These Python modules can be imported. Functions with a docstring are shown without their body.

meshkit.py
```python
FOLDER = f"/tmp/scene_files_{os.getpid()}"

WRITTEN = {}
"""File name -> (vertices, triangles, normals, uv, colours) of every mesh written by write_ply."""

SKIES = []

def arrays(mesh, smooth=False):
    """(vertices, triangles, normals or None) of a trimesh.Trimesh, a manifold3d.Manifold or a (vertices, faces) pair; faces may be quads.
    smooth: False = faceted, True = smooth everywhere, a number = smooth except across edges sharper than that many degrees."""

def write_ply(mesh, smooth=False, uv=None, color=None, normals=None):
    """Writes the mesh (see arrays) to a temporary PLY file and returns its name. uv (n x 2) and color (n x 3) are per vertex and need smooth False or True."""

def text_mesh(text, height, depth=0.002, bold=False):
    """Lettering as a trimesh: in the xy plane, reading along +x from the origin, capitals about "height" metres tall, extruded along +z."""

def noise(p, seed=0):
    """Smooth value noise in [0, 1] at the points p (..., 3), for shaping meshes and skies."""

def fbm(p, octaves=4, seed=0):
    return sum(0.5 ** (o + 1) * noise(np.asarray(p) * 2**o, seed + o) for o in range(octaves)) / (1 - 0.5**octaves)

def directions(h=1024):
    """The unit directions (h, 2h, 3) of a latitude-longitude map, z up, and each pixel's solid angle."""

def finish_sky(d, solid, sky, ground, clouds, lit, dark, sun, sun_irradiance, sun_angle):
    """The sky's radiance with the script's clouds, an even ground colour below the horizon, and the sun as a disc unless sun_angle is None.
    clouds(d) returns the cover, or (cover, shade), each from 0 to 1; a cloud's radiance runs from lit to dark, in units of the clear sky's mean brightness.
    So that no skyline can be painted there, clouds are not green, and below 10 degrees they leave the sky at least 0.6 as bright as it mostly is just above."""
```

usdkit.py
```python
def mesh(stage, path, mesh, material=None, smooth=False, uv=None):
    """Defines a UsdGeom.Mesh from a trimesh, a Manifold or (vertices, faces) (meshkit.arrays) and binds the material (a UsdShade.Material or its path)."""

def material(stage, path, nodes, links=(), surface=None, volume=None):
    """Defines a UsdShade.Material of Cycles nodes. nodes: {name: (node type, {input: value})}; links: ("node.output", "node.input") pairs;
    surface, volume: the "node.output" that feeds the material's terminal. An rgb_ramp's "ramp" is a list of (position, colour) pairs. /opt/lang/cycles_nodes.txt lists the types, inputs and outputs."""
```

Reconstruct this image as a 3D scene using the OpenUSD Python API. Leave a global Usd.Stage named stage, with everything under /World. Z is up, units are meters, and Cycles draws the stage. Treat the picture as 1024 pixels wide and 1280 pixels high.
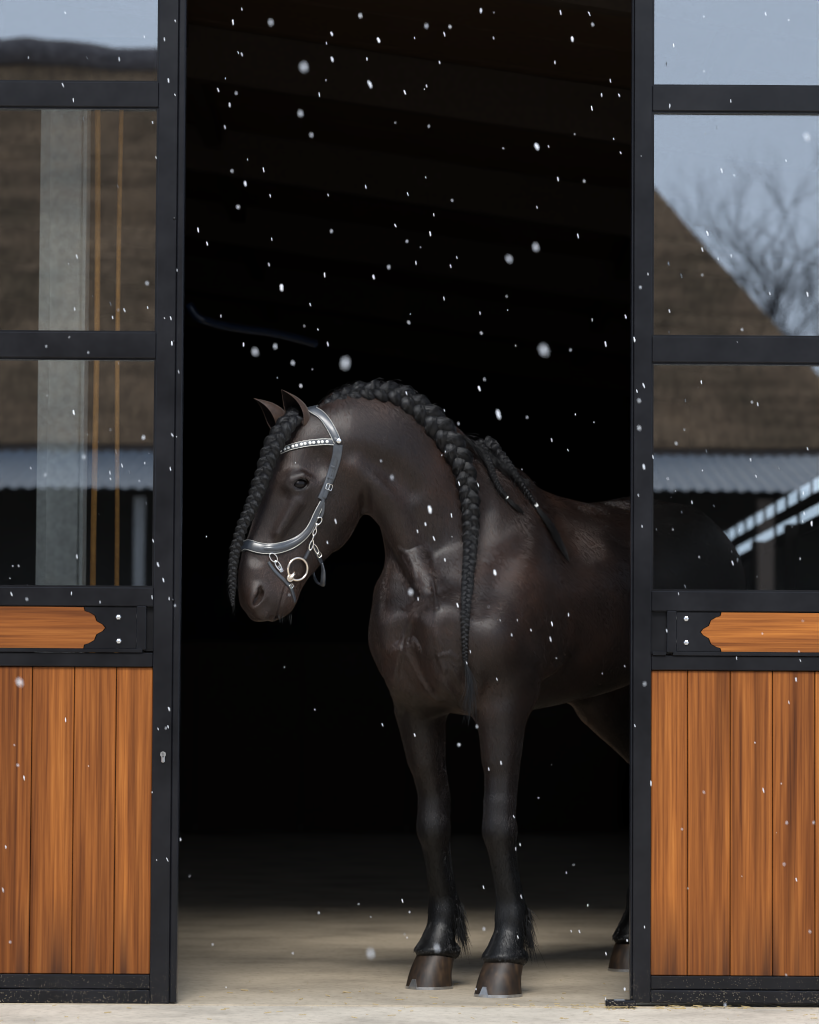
import math, random
import numpy as np
import trimesh
import usdkit, meshkit
from scipy.interpolate import PchipInterpolator, CubicSpline
from shapely.geometry import Polygon
from pxr import Usd, UsdGeom, UsdLux, UsdShade, Gf, Sdf, Vt

stage = Usd.Stage.CreateInMemory()
UsdGeom.SetStageUpAxis(stage, UsdGeom.Tokens.z)
UsdGeom.SetStageMetersPerUnit(stage, 1.0)
UsdGeom.Xform.Define(stage, '/World')
UsdGeom.Scope.Define(stage, '/World/Looks')

# ------------------------------------------------------------------ camera, sky, sun, exposure
CAM = np.array([0.0, -10.9, 0.856])
PITCH, ROLL = math.radians(3.35), math.radians(0.34)
FPX = 4480.0                                   # focal length in pixels of the 1024 px wide photograph
EXPOSURE = 1.0
SKY_STRENGTH, SUN_INTENSITY = 0.085, 0.40
SUN_ELEV, SUN_AZ = math.radians(41), math.radians(182)      # azimuth measured from +y towards +x


def _axes():
    fwd = np.array([0, math.cos(PITCH), math.sin(PITCH)])
    right = np.array([1.0, 0, 0])
    up = np.cross(right, fwd)
    c, s = math.cos(ROLL), math.sin(ROLL)
    return c * right + s * up, c * up - s * right, fwd


RIGHT, UP, FWD = _axes()


def ray(px, py):
    d = FWD + RIGHT * ((px - 512.0) / FPX) - UP * ((py - 640.0) / FPX)
    return d / np.linalg.norm(d)


def at(px, py, y=0.0):
    """The point in the plane Y = y that the photograph shows at (px, py)."""
    d = ray(px, py)
    return CAM + d * ((y - CAM[1]) / d[1])


def proj(p):
    q = np.asarray(p, float) - CAM
    z = q @ FWD
    return np.stack([512 + FPX * (q @ RIGHT) / z, 640 - FPX * (q @ UP) / z], -1)


cam = UsdGeom.Camera.Define(stage, '/World/camera')
cam.CreateHorizontalApertureAttr(24.0)
cam.CreateVerticalApertureAttr(30.0)
cam.CreateFocalLengthAttr(105.0)
cam.CreateFStopAttr(3.2)
cam.CreateFocusDistanceAttr(11.15)
cam.CreateClippingRangeAttr(Gf.Vec2f(0.05, 3000))
cam.CreateExposureAttr(EXPOSURE)
m4 = Gf.Matrix4d(*RIGHT, 0, *UP, 0, *(-FWD), 0, *CAM, 1)
cam.AddTransformOp().Set(m4)

sun_dir = np.array([math.sin(SUN_AZ) * math.cos(SUN_ELEV), math.cos(SUN_AZ) * math.cos(SUN_ELEV), math.sin(SUN_ELEV)])
usdkit.material(stage, '/World/Looks/sky', {
    'sky': ('sky_texture', {'sky_type': 'single_scattering', 'sun_disc': False, 'sun_elevation': SUN_ELEV, 'sun_rotation': SUN_AZ, 'altitude': 50.0, 'aerosol_density': 2.0}),
    'co': ('texture_coordinate', {}),
    'mp': ('mapping', {'scale': (1, 1, 2.2)}),
    'n': ('noise_texture', {'scale': 2.2, 'detail': 5.0, 'roughness': 0.55}),
    'cl': ('rgb_ramp', {'ramp': [(0.25, (4.7, 5.7, 7.4)), (0.75, (6.3, 7.5, 9.4))]}),
    'mx': ('mix', {'fac': 0.93}),
    'bg': ('background_shader', {'strength': SKY_STRENGTH})},
    [('co.generated', 'mp.vector'), ('mp.vector', 'n.vector'), ('n.fac', 'cl.fac'), ('sky.color', 'mx.color1'), ('cl.color', 'mx.color2'), ('mx.color', 'bg.color')], surface='bg.background')
dome = UsdLux.DomeLight.Define(stage, '/World/sky')
dome.CreateIntensityAttr(1.0)
UsdShade.MaterialBindingAPI.Apply(dome.GetPrim()).Bind(UsdShade.Material.Get(stage, '/World/Looks/sky'))
dome.GetPrim().SetCustomDataByKey('kind', 'structure')
sun = UsdLux.DistantLight.Define(stage, '/World/sun')
sun.CreateIntensityAttr(SUN_INTENSITY)
sun.CreateAngleAttr(18.0)
sun.CreateColorAttr(Gf.Vec3f(1.0, 0.97, 0.92))
sun.GetPrim().CreateAttribute('inputs:normalize', Sdf.ValueTypeNames.Bool).Set(True)
_z = sun_dir
_x = np.cross([0, 0, 1], _z); _x /= np.linalg.norm(_x)
_y = np.cross(_z, _x)
sun.AddTransformOp().Set(Gf.Matrix4d(*_x, 0, *_y, 0, *_z, 0, 0, 0, 20, 1))

# ------------------------------------------------------------------ helpers
_used = {}


def numbered(path):
    n = _used.get(path, 0)
    _used[path] = n + 1
    return path if n == 0 else f'{path}_{n:03d}'


def tag(p, label=None, category=None, group=None, kind=None):
    p = p.GetPrim() if hasattr(p, 'GetPrim') else p
    for k, v in (('label', label), ('category', category), ('group', group), ('kind', kind)):
        if v:
            p.SetCustomDataByKey(k, v)
    return p


def path_of(parent):
    return '/World' if parent is None else str(parent.GetPath())


def thing(name, label, category, loc=(0, 0, 0), group=None):
    x = UsdGeom.Xform.Define(stage, numbered('/World/' + name))
    x.AddTranslateOp().Set(Gf.Vec3d(*map(float, loc)))
    tag(x, label, category, group)
    p = x.GetPrim()
    ORIGIN[str(p.GetPath())] = np.array(loc, float)
    return p


ORIGIN = {}


def origin_of(parent):
    if parent is None:
        return np.zeros(3)
    return ORIGIN.get('/'.join(str(parent.GetPath()).split('/')[:3]), np.zeros(3))


def arr(mesh):
    v, f, _ = meshkit.arrays(mesh, False)
    return v, f


def obj(name, mesh, mat, parent=None, smooth=False, uv=None, **tags):
    """Vertices are given in world space; the thing's own place is taken off."""
    v, f = arr(mesh)
    m = usdkit.mesh(stage, numbered(path_of(parent) + '/' + name), trimesh.Trimesh(v - origin_of(parent), f, process=False), '/World/Looks/' + mat, smooth, uv)
    tag(m, **tags)
    return m.GetPrim()


def struct(name, mesh, mat, **k):
    return obj(name, mesh, mat, None, kind='structure', **k)


def box(lo, hi, chamfer=0.0):
    lo, hi = np.minimum(lo, hi).astype(float), np.maximum(lo, hi).astype(float)
    if chamfer <= 0:
        m = trimesh.creation.box(hi - lo)
        m.apply_translation((lo + hi) / 2)
        return m
    c = min(chamfer, (hi - lo).min() * 0.45)
    pts = []
    for k in range(3):
        l, h = lo + c, hi - c
        l[k], h[k] = lo[k], hi[k]
        pts += [[(l, h)[a][0], (l, h)[b][1], (l, h)[d][2]] for a in (0, 1) for b in (0, 1) for d in (0, 1)]
    return trimesh.convex.convex_hull(np.array(pts))


def cat(*ms):
    ms = [x for m in ms for x in (m if isinstance(m, (list, tuple)) and not hasattr(m, 'vertices') else [m])]
    V, F, n = [], [], 0
    for m in ms:
        v, f = arr(m)
        V.append(v); F.append(f + n); n += len(v)
    return trimesh.Trimesh(np.vstack(V), np.vstack(F), process=False)


def frames(P, up0=None):
    P = np.asarray(P, float)
    T = np.gradient(P, axis=0)
    T /= np.linalg.norm(T, axis=1, keepdims=True) + 1e-12
    n = np.array(up0 if up0 is not None else ([0, 0, 1.0] if abs(T[0][2]) < 0.9 else [1.0, 0, 0]), float)
    N = []
    for t in T:
        n = n - t * (n @ t)
        n = n / (np.linalg.norm(n) + 1e-12)
        N.append(n)
    N = np.array(N)
    return T, N, np.cross(T, N)


def tube(P, r, sides=8, up0=None, flat=1.0, cap=True, N=None, want_uv=False):
    """A swept tube; r a number or one per point; flat scales the section across N."""
    P = np.asarray(P, float)
    T, N0, B = frames(P, up0)
    if N is not None:
        N0 = N - T * (N * T).sum(1, keepdims=True)
        N0 /= np.linalg.norm(N0, axis=1, keepdims=True) + 1e-12
        B = np.cross(T, N0)
    r = np.broadcast_to(np.asarray(r, float), (len(P),))
    a = np.arange(sides) * 2 * np.pi / sides
    V = P[:, None] + r[:, None, None] * (np.cos(a)[None, :, None] * B[:, None] + flat * np.sin(a)[None, :, None] * N0[:, None])
    i, j = np.meshgrid(np.arange(len(P) - 1), np.arange(sides), indexing='ij')
    q = np.stack([i * sides + j, i * sides + (j + 1) % sides, (i + 1) * sides + (j + 1) % sides, (i + 1) * sides + j], -1).reshape(-1, 4)
    F = np.vstack([q[:, [0, 1, 2]], q[:, [0, 2, 3]]])
    V = V.reshape(-1, 3)
    if cap:
        n = len(V)
        V = np.vstack([V, P[0], P[-1]])
        k = np.arange(sides)
        F = np.vstack([F, np.stack([np.full(sides, n), (k + 1) % sides, k], 1), np.stack([np.full(sides, n + 1), (len(P) - 1) * sides + k, (len(P) - 1) * sides + (k + 1) % sides], 1)])
    return trimesh.Trimesh(V, F, process=False)


def curve(P, n):
    """A smooth curve of n points through P."""
    P = np.asarray(P, float)
    t = np.concatenate([[0], np.cumsum(np.linalg.norm(np.diff(P[:, :3], axis=0), axis=1))])
    return PchipInterpolator(t, P)(np.linspace(0, t[-1], n)) if len(P) > 2 else np.linspace(P[0], P[-1], n)


def prism_xz(poly, y0, y1):
    """Extrudes a shapely polygon drawn in (x, z) from y0 to y1."""
    m = trimesh.creation.extrude_polygon(poly, abs(y1 - y0), engine='earcut')
    v = np.array(m.vertices)
    v = np.stack([v[:, 0], min(y0, y1) + v[:, 2], v[:, 1]], 1)
    return trimesh.Trimesh(v, np.array(m.faces)[:, ::-1], process=False)


def quad(a, b, c, d):
    return trimesh.Trimesh(np.array([a, b, c, d], float), [[0, 1, 2], [0, 2, 3]], process=False)


def curves(name, strands, widths, mat, parent=None, **tags):
    c = UsdGeom.BasisCurves.Define(stage, numbered(path_of(parent) + '/' + name))
    c.CreateTypeAttr('linear')
    pts = np.vstack(strands) - origin_of(parent)
    c.CreateCurveVertexCountsAttr(Vt.IntArray([len(s) for s in strands]))
    c.CreatePointsAttr(Vt.Vec3fArray.FromNumpy(pts.astype(np.float32)))
    w = np.concatenate([np.broadcast_to(x, (len(s),)) for x, s in zip(widths, strands)])
    c.CreateWidthsAttr(Vt.FloatArray.FromNumpy(w.astype(np.float32)))
    c.SetWidthsInterpolation('vertex')
    UsdShade.MaterialBindingAPI.Apply(c.GetPrim()).Bind(UsdShade.Material.Get(stage, '/World/Looks/' + mat))
    tag(c, **tags)
    return c.GetPrim()

# ------------------------------------------------------------------ materials
def mat(name, nodes, links=(), surface='p.BSDF', **k):
    return usdkit.material(stage, '/World/Looks/' + name, nodes, links, surface=surface, **k)


def plain(name, color, rough=0.5, metallic=0.0, bump=0.0, scale=60.0, spec=0.5, vary=0.15):
    c = np.array(color, float)
    mat(name, {
        'g': ('geometry', {}),
        'n': ('noise_texture', {'scale': scale, 'detail': 4.0}),
        'r': ('rgb_ramp', {'ramp': [(0.3, tuple(c * (1 - vary))), (0.7, tuple(c * (1 + vary)))]}),
        'b': ('bump', {'strength': bump, 'distance': 0.004}),
        'p': ('principled_bsdf', {'roughness': rough, 'metallic': metallic, 'specular_ior_level': spec})},
        [('g.position', 'n.vector'), ('n.fac', 'r.fac'), ('r.color', 'p.base_color')] + ([('n.fac', 'b.height'), ('b.normal', 'p.normal')] if bump else []))


def wood(name, axis, tone=1.0, rough=0.42, seed=0.0):
    """Oiled tropical hardwood; the grain runs along axis ('x' or 'z'), each board with its own cut."""
    st = (2.2, 105.0, 105.0) if axis == 'x' else (105.0, 105.0, 2.2)
    st2 = (0.5, 21.0, 21.0) if axis == 'x' else (21.0, 21.0, 0.5)
    t = lambda *c: tuple(np.array(c) * tone)
    mat(name, {
        'g': ('geometry', {}), 'o': ('object_info', {}),
        'off': ('combine_xyz', {}), 'm1': ('math', {'math_type': 'multiply', 'value2': 37.0}), 'm2': ('math', {'math_type': 'multiply', 'value2': 11.0}),
        'add': ('vector_math', {'math_type': 'add'}),
        'mp': ('mapping', {'scale': st}), 'mp2': ('mapping', {'scale': st2}),
        'n1': ('noise_texture', {'scale': 1.0, 'detail': 6.0, 'roughness': 0.6, 'distortion': 0.25}),
        'n2': ('noise_texture', {'scale': 1.0, 'detail': 3.0, 'distortion': 0.55}),
        'n3': ('noise_texture', {'scale': 420.0, 'detail': 2.0}),
        'r1': ('rgb_ramp', {'ramp': [(0.24, t(0.085, 0.025, 0.007)), (0.42, t(0.210, 0.067, 0.0145)), (0.58, t(0.300, 0.103, 0.022)), (0.78, t(0.425, 0.168, 0.040))]}),
        'r2': ('rgb_ramp', {'ramp': [(0.28, (0.42, 0.38, 0.37)), (0.45, (0.84, 0.82, 0.82)), (0.60, (1.04, 1.04, 1.03)), (0.76, (1.28, 1.32, 1.22))]}),
        'mul': ('mix', {'mix_type': 'multiply', 'fac': 1.0}),
        'rv': ('rgb_ramp', {'ramp': [(0.0, (0.72, 0.66, 0.64)), (0.5, (1.0, 0.96, 0.92)), (1.0, (1.22, 1.20, 1.12))]}),
        'mul2': ('mix', {'mix_type': 'multiply', 'fac': 1.0}),
        'sx': ('separate_xyz', {}),
        'low': ('map_range', {'from_min': 0.08, 'from_max': 0.34, 'to_min': 1.0, 'to_max': 0.0, 'clamp': True}),
        'lm': ('math', {'math_type': 'multiply'}),
        'damp': ('mix', {'mix_type': 'mix', 'color2': (0.05, 0.018, 0.008)}),
        'r3': ('rgb_ramp', {'ramp': [(0.40, (0, 0, 0)), (0.62, (1, 1, 1))]}),
        'b': ('bump', {'strength': 0.35, 'distance': 0.0015}),
        'p': ('principled_bsdf', {'roughness': rough, 'specular_ior_level': 0.18})},
        [('o.random', 'm1.value1'), ('o.random', 'm2.value1'), ('m1.value', 'off.x'), ('m2.value', 'off.z'), ('m1.value', 'off.y'),
         ('g.position', 'add.vector1'), ('off.vector', 'add.vector2'), ('add.vector', 'mp.vector'), ('add.vector', 'mp2.vector'),
         ('mp.vector', 'n1.vector'), ('mp2.vector', 'n2.vector'), ('g.position', 'n3.vector'),
         ('n1.fac', 'r1.fac'), ('n2.fac', 'r2.fac'), ('r1.color', 'mul.color1'), ('r2.color', 'mul.color2'),
         ('o.random', 'rv.fac'), ('mul.color', 'mul2.color1'), ('rv.color', 'mul2.color2'),
         ('g.position', 'sx.vector'), ('sx.z', 'low.value'), ('low.result', 'lm.value1'), ('n2.fac', 'r3.fac'), ('r3.color', 'lm.value2'), ('lm.value', 'damp.fac'), ('mul2.color', 'damp.color1'),
         ('damp.color', 'p.base_color'), ('n1.fac', 'b.height'), ('b.normal', 'p.normal')])


wood('plank_wood', 'z')
wood('rail_wood', 'x', 1.02)
plain('dark_wood', (0.085, 0.060, 0.044), 0.6, bump=0.2, scale=30)
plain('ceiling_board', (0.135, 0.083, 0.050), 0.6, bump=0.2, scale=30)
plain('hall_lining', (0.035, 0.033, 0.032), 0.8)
plain('brick_red', (0.22, 0.10, 0.07), 0.85, bump=0.3)
plain('steel_grey', (0.78, 0.78, 0.75), 0.45, bump=0.05, scale=40)
plain('rope_orange', (0.75, 0.34, 0.07), 0.7)
plain('hose_blue', (0.006, 0.015, 0.038), 0.35)
plain('stainless', (0.72, 0.72, 0.73), 0.22, metallic=1.0)
plain('zinc', (0.50, 0.50, 0.50), 0.38, metallic=1.0)
plain('rubber', (0.015, 0.015, 0.015), 0.6)
plain('ridge_heather', (0.10, 0.085, 0.085), 0.95, bump=0.8, scale=12, vary=0.5)
plain('corrugated', (0.095, 0.130, 0.175), 0.6, bump=0.1, scale=8, vary=0.2, spec=0.08)
plain('bark', (0.045, 0.042, 0.04), 0.9)
plain('white_paint', (0.72, 0.74, 0.74), 0.5)
plain('panel_grey', (0.45, 0.45, 0.46), 0.6)
plain('soil', (0.12, 0.10, 0.07), 0.95, bump=0.5, scale=8, vary=0.4)

# black powder-coated steel with a fine orange peel, splashed with dried sand near the ground
mat('black_steel', {
    'g': ('geometry', {}), 'sx': ('separate_xyz', {}),
    'n': ('noise_texture', {'scale': 700.0, 'detail': 2.0}),
    'big': ('noise_texture', {'scale': 5.0, 'detail': 5.0, 'roughness': 0.6}),
    'v': ('voronoi_texture', {'scale': 170.0, 'randomness': 1.0}),
    'wn': ('noise_texture', {'scale': 30.0, 'detail': 5.0, 'roughness': 0.7}),
    'h': ('map_range', {'from_min': 0.01, 'from_max': 0.15, 'to_min': 0.24, 'to_max': 0.05, 'clamp': True}),
    'th': ('math', {'math_type': 'less_than'}),
    'gate': ('math', {'math_type': 'greater_than', 'value2': 0.46}),
    'zl': ('math', {'math_type': 'less_than', 'value2': 0.22}),
    'a': ('math', {'math_type': 'multiply'}), 'a2': ('math', {'math_type': 'multiply'}),
    'rr': ('map_range', {'from_min': 0.3, 'from_max': 0.7, 'to_min': 0.22, 'to_max': 0.34}),
    'cb': ('rgb_ramp', {'ramp': [(0.3, (0.0050, 0.0050, 0.0060)), (0.7, (0.0085, 0.0085, 0.0105))]}),
    'c': ('mix', {'color2': (0.24, 0.195, 0.135)}),
    'b': ('bump', {'strength': 0.10, 'distance': 0.0006}),
    'p': ('principled_bsdf', {'specular_ior_level': 0.26})},
    [('g.position', 'n.vector'), ('g.position', 'big.vector'), ('g.position', 'v.vector'), ('g.position', 'wn.vector'), ('g.position', 'sx.vector'),
     ('sx.z', 'h.value'), ('v.distance', 'th.value1'), ('h.result', 'th.value2'), ('wn.fac', 'gate.value1'), ('th.value', 'a.value1'), ('gate.value', 'a.value2'),
     ('sx.z', 'zl.value1'), ('a.value', 'a2.value1'), ('zl.value', 'a2.value2'), ('a2.value', 'c.fac'), ('big.fac', 'cb.fac'), ('cb.color', 'c.color1'), ('c.color', 'p.base_color'),
     ('big.fac', 'rr.value'), ('rr.result', 'p.roughness'), ('n.fac', 'b.height'), ('b.normal', 'p.normal')])

# double glazing: reflects about a fifth, lets the rest through
mat('pane_glass', {
    'fr': ('fresnel', {'IOR': 2.95}),
    'g': ('geometry', {}), 'n': ('noise_texture', {'scale': 1.6, 'detail': 1.0}), 'b': ('bump', {'strength': 0.02, 'distance': 0.01}),
    't': ('transparent_bsdf', {'color': (0.84, 0.87, 0.86)}),
    'gl': ('glossy_bsdf', {'color': (0.97, 0.98, 1.0), 'roughness': 0.0}),
    'm': ('mix_closure', {})},
    [('g.position', 'n.vector'), ('n.fac', 'b.height'), ('b.normal', 'gl.normal'), ('fr.fac', 'm.fac'), ('t.BSDF', 'm.closure1'), ('gl.BSDF', 'm.closure2')], surface='m.closure')


def concrete(name, c, bump=0.25, scale=1.0):
    c = np.array(c)
    mat(name, {
        'g': ('geometry', {}),
        'mp': ('mapping', {'scale': (1.0, 1.0, 1.0)}),
        'n1': ('noise_texture', {'scale': 2.2 * scale, 'detail': 7.0, 'roughness': 0.62}),
        'n2': ('noise_texture', {'scale': 38.0, 'detail': 5.0, 'roughness': 0.7}),
        'n3': ('noise_texture', {'scale': 260.0, 'detail': 2.0}),
        'r1': ('rgb_ramp', {'ramp': [(0.28, tuple(c * 0.62)), (0.5, tuple(c)), (0.72, tuple(c * 1.22))]}),
        'r2': ('rgb_ramp', {'ramp': [(0.30, (0.62, 0.60, 0.57)), (0.45, (0.95, 0.95, 0.95)), (0.8, (1.12, 1.12, 1.12))]}),
        'v': ('voronoi_texture', {'scale': 46.0}),
        'rs': ('rgb_ramp', {'ramp': [(0.05, (0.45, 0.40, 0.34)), (0.11, (1, 1, 1))]}),
        'm': ('mix', {'mix_type': 'multiply', 'fac': 1.0}), 'm2': ('mix', {'mix_type': 'multiply', 'fac': 0.7}),
        'b': ('bump', {'strength': bump, 'distance': 0.004}),
        'p': ('principled_bsdf', {'roughness': 0.85, 'specular_ior_level': 0.3})},
        [('g.position', 'mp.vector'), ('mp.vector', 'n1.vector'), ('mp.vector', 'n2.vector'), ('g.position', 'n3.vector'), ('g.position', 'v.vector'), ('n1.fac', 'r1.fac'), ('n2.fac', 'r2.fac'),
         ('r1.color', 'm.color1'), ('r2.color', 'm.color2'), ('v.distance', 'rs.fac'), ('m.color', 'm2.color1'), ('rs.color', 'm2.color2'), ('m2.color', 'p.base_color'), ('n2.fac', 'b.height'), ('b.normal', 'p.normal')])


concrete('floor_concrete', (0.45, 0.38, 0.285))
concrete('yard_concrete', (0.55, 0.485, 0.39))

# short black-brown winter coat: the lie of the hair as fine streaks, browner where it is worn, black on the legs, with shade painted in up over the belly
mat('coat', {
    'g': ('geometry', {}), 'sx': ('separate_xyz', {}),
    'n': ('noise_texture', {'scale': 5.0, 'detail': 4.0, 'roughness': 0.6}),
    'mp': ('mapping', {'scale': (330.0, 330.0, 80.0)}),
    'hair': ('noise_texture', {'scale': 1.0, 'detail': 3.0, 'roughness': 0.65}),
    'n4': ('noise_texture', {'scale': 24.0, 'detail': 3.0}),
    'r': ('rgb_ramp', {'ramp': [(0.30, (0.0070, 0.0043, 0.0035)), (0.52, (0.0135, 0.0078, 0.0060)), (0.78, (0.0280, 0.0140, 0.0095))]}),
    'leg': ('map_range', {'from_min': 0.40, 'from_max': 1.12, 'to_min': 1.0, 'to_max': 0.0, 'clamp': True}),  # black legs; the ramp also paints shade over belly and lower breast
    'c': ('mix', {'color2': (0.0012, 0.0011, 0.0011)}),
    'hr': ('rgb_ramp', {'ramp': [(0.3, (0.40, 0.40, 0.40)), (0.7, (1.7, 1.7, 1.7))]}),
    'mh': ('mix', {'mix_type': 'multiply', 'fac': 1.0}),
    'b': ('bump', {'strength': 0.55, 'distance': 0.0016}),
    'b2': ('bump', {'strength': 0.25, 'distance': 0.004}),
    'p': ('principled_bsdf', {'roughness': 0.40, 'specular_ior_level': 0.34, 'sheen_weight': 0.0, 'sheen_roughness': 0.4, 'sheen_tint': (0.75, 0.72, 0.75)})},
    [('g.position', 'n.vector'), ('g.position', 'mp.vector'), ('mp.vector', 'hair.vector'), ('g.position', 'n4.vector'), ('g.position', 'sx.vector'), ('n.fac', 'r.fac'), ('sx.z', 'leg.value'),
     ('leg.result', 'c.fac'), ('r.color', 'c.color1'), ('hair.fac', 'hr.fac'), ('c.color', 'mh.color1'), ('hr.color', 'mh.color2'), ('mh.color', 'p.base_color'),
     ('n4.fac', 'b2.height'), ('hair.fac', 'b.height'), ('b2.normal', 'b.normal'), ('b.normal', 'p.normal')])
plain('clay', (0.55, 0.5, 0.45), 0.6)
mat('ear_coat', {
    'g': ('geometry', {}), 'n': ('noise_texture', {'scale': 90.0, 'detail': 3.0}), 'c': ('rgb_ramp', {'ramp': [(0.3, (0.026, 0.016, 0.012)), (0.7, (0.060, 0.034, 0.023))]}),
    'b': ('bump', {'strength': 0.3, 'distance': 0.001}),
    'p': ('principled_bsdf', {'roughness': 0.55, 'specular_ior_level': 0.3, 'sheen_weight': 0.15, 'sheen_roughness': 0.4})},
    [('g.position', 'n.vector'), ('n.fac', 'c.fac'), ('c.color', 'p.base_color'), ('n.fac', 'b.height'), ('b.normal', 'p.normal')])
mat('eye_black', {'p': ('principled_bsdf', {'base_color': (0.004, 0.003, 0.003), 'roughness': 0.04, 'specular_ior_level': 0.20, 'coat_weight': 0.0})})
mat('hoof_horn', {
    'g': ('geometry', {}), 'mp': ('mapping', {'scale': (55.0, 55.0, 9.0)}), 'n': ('noise_texture', {'scale': 1.0, 'detail': 5.0}), 'n2': ('noise_texture', {'scale': 26.0, 'detail': 4.0}),
    'r': ('rgb_ramp', {'ramp': [(0.3, (0.010, 0.006, 0.004)), (0.55, (0.034, 0.0185, 0.0090)), (0.75, (0.070, 0.041, 0.020))]}),
    'r2': ('rgb_ramp', {'ramp': [(0.35, (0.45, 0.45, 0.45)), (0.6, (1.1, 1.1, 1.1))]}),
    'm': ('mix', {'mix_type': 'multiply', 'fac': 1.0}), 'b': ('bump', {'strength': 0.4, 'distance': 0.002}), 'p': ('principled_bsdf', {'roughness': 0.55})},
    [('g.position', 'mp.vector'), ('mp.vector', 'n.vector'), ('g.position', 'n2.vector'), ('n.fac', 'r.fac'), ('n2.fac', 'r2.fac'), ('r.color', 'm.color1'), ('r2.color', 'm.color2'), ('m.color', 'p.base_color'), ('n.fac', 'b.height'), ('b.normal', 'p.normal')])
mat('mane_hair', {'p': ('principled_bsdf', {'base_color': (0.005, 0.0048, 0.005), 'roughness': 0.36, 'specular_ior_level': 0.35})})
mat('braid_hair', {
    'u': ('uvmap', {'attribute': 'st'}), 'mp': ('mapping', {'scale': (1.2, 34.0, 1.0)}), 'n': ('noise_texture', {'scale': 1.0, 'detail': 4.0, 'roughness': 0.7}),
    'r': ('rgb_ramp', {'ramp': [(0.3, (0.003, 0.003, 0.0033)), (0.7, (0.011, 0.0105, 0.0115))]}),
    'b': ('bump', {'strength': 0.9, 'distance': 0.0022}), 'p': ('principled_bsdf', {'roughness': 0.36, 'specular_ior_level': 0.36})},
    [('u.UV', 'mp.vector'), ('mp.vector', 'n.vector'), ('n.fac', 'r.fac'), ('r.color', 'p.base_color'), ('n.fac', 'b.height'), ('b.normal', 'p.normal')])
mat('leather', {
    'g': ('geometry', {}), 'n': ('noise_texture', {'scale': 900.0, 'detail': 2.0}), 'n2': ('noise_texture', {'scale': 40.0, 'detail': 3.0}),
    'rr': ('map_range', {'from_min': 0.3, 'from_max': 0.7, 'to_min': 0.26, 'to_max': 0.42}), 'b': ('bump', {'strength': 0.12, 'distance': 0.0005}),
    'p': ('principled_bsdf', {'base_color': (0.034, 0.039, 0.047), 'specular_ior_level': 0.85})},
    [('g.position', 'n.vector'), ('g.position', 'n2.vector'), ('n2.fac', 'rr.value'), ('rr.result', 'p.roughness'), ('n.fac', 'b.height'), ('b.normal', 'p.normal')])
plain('silver_thread', (0.70, 0.68, 0.62), 0.35, metallic=0.8, bump=0.6, scale=700)
plain('polished_steel', (0.80, 0.78, 0.75), 0.18, metallic=1.0)
plain('bit_metal', (0.78, 0.68, 0.58), 0.2, metallic=1.0)
mat('crystal', {'p': ('principled_bsdf', {'base_color': (0.86, 0.86, 0.82), 'roughness': 0.08, 'specular_ior_level': 1.0, 'coat_weight': 1.0})})
mat('snow', {'p': ('principled_bsdf', {'base_color': (0.90, 0.92, 0.95), 'roughness': 0.6}), 't': ('transparent_bsdf', {}), 'm': ('mix_closure', {'fac': 0.3})}, [('p.BSDF', 'm.closure1'), ('t.BSDF', 'm.closure2')], surface='m.closure')

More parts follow.
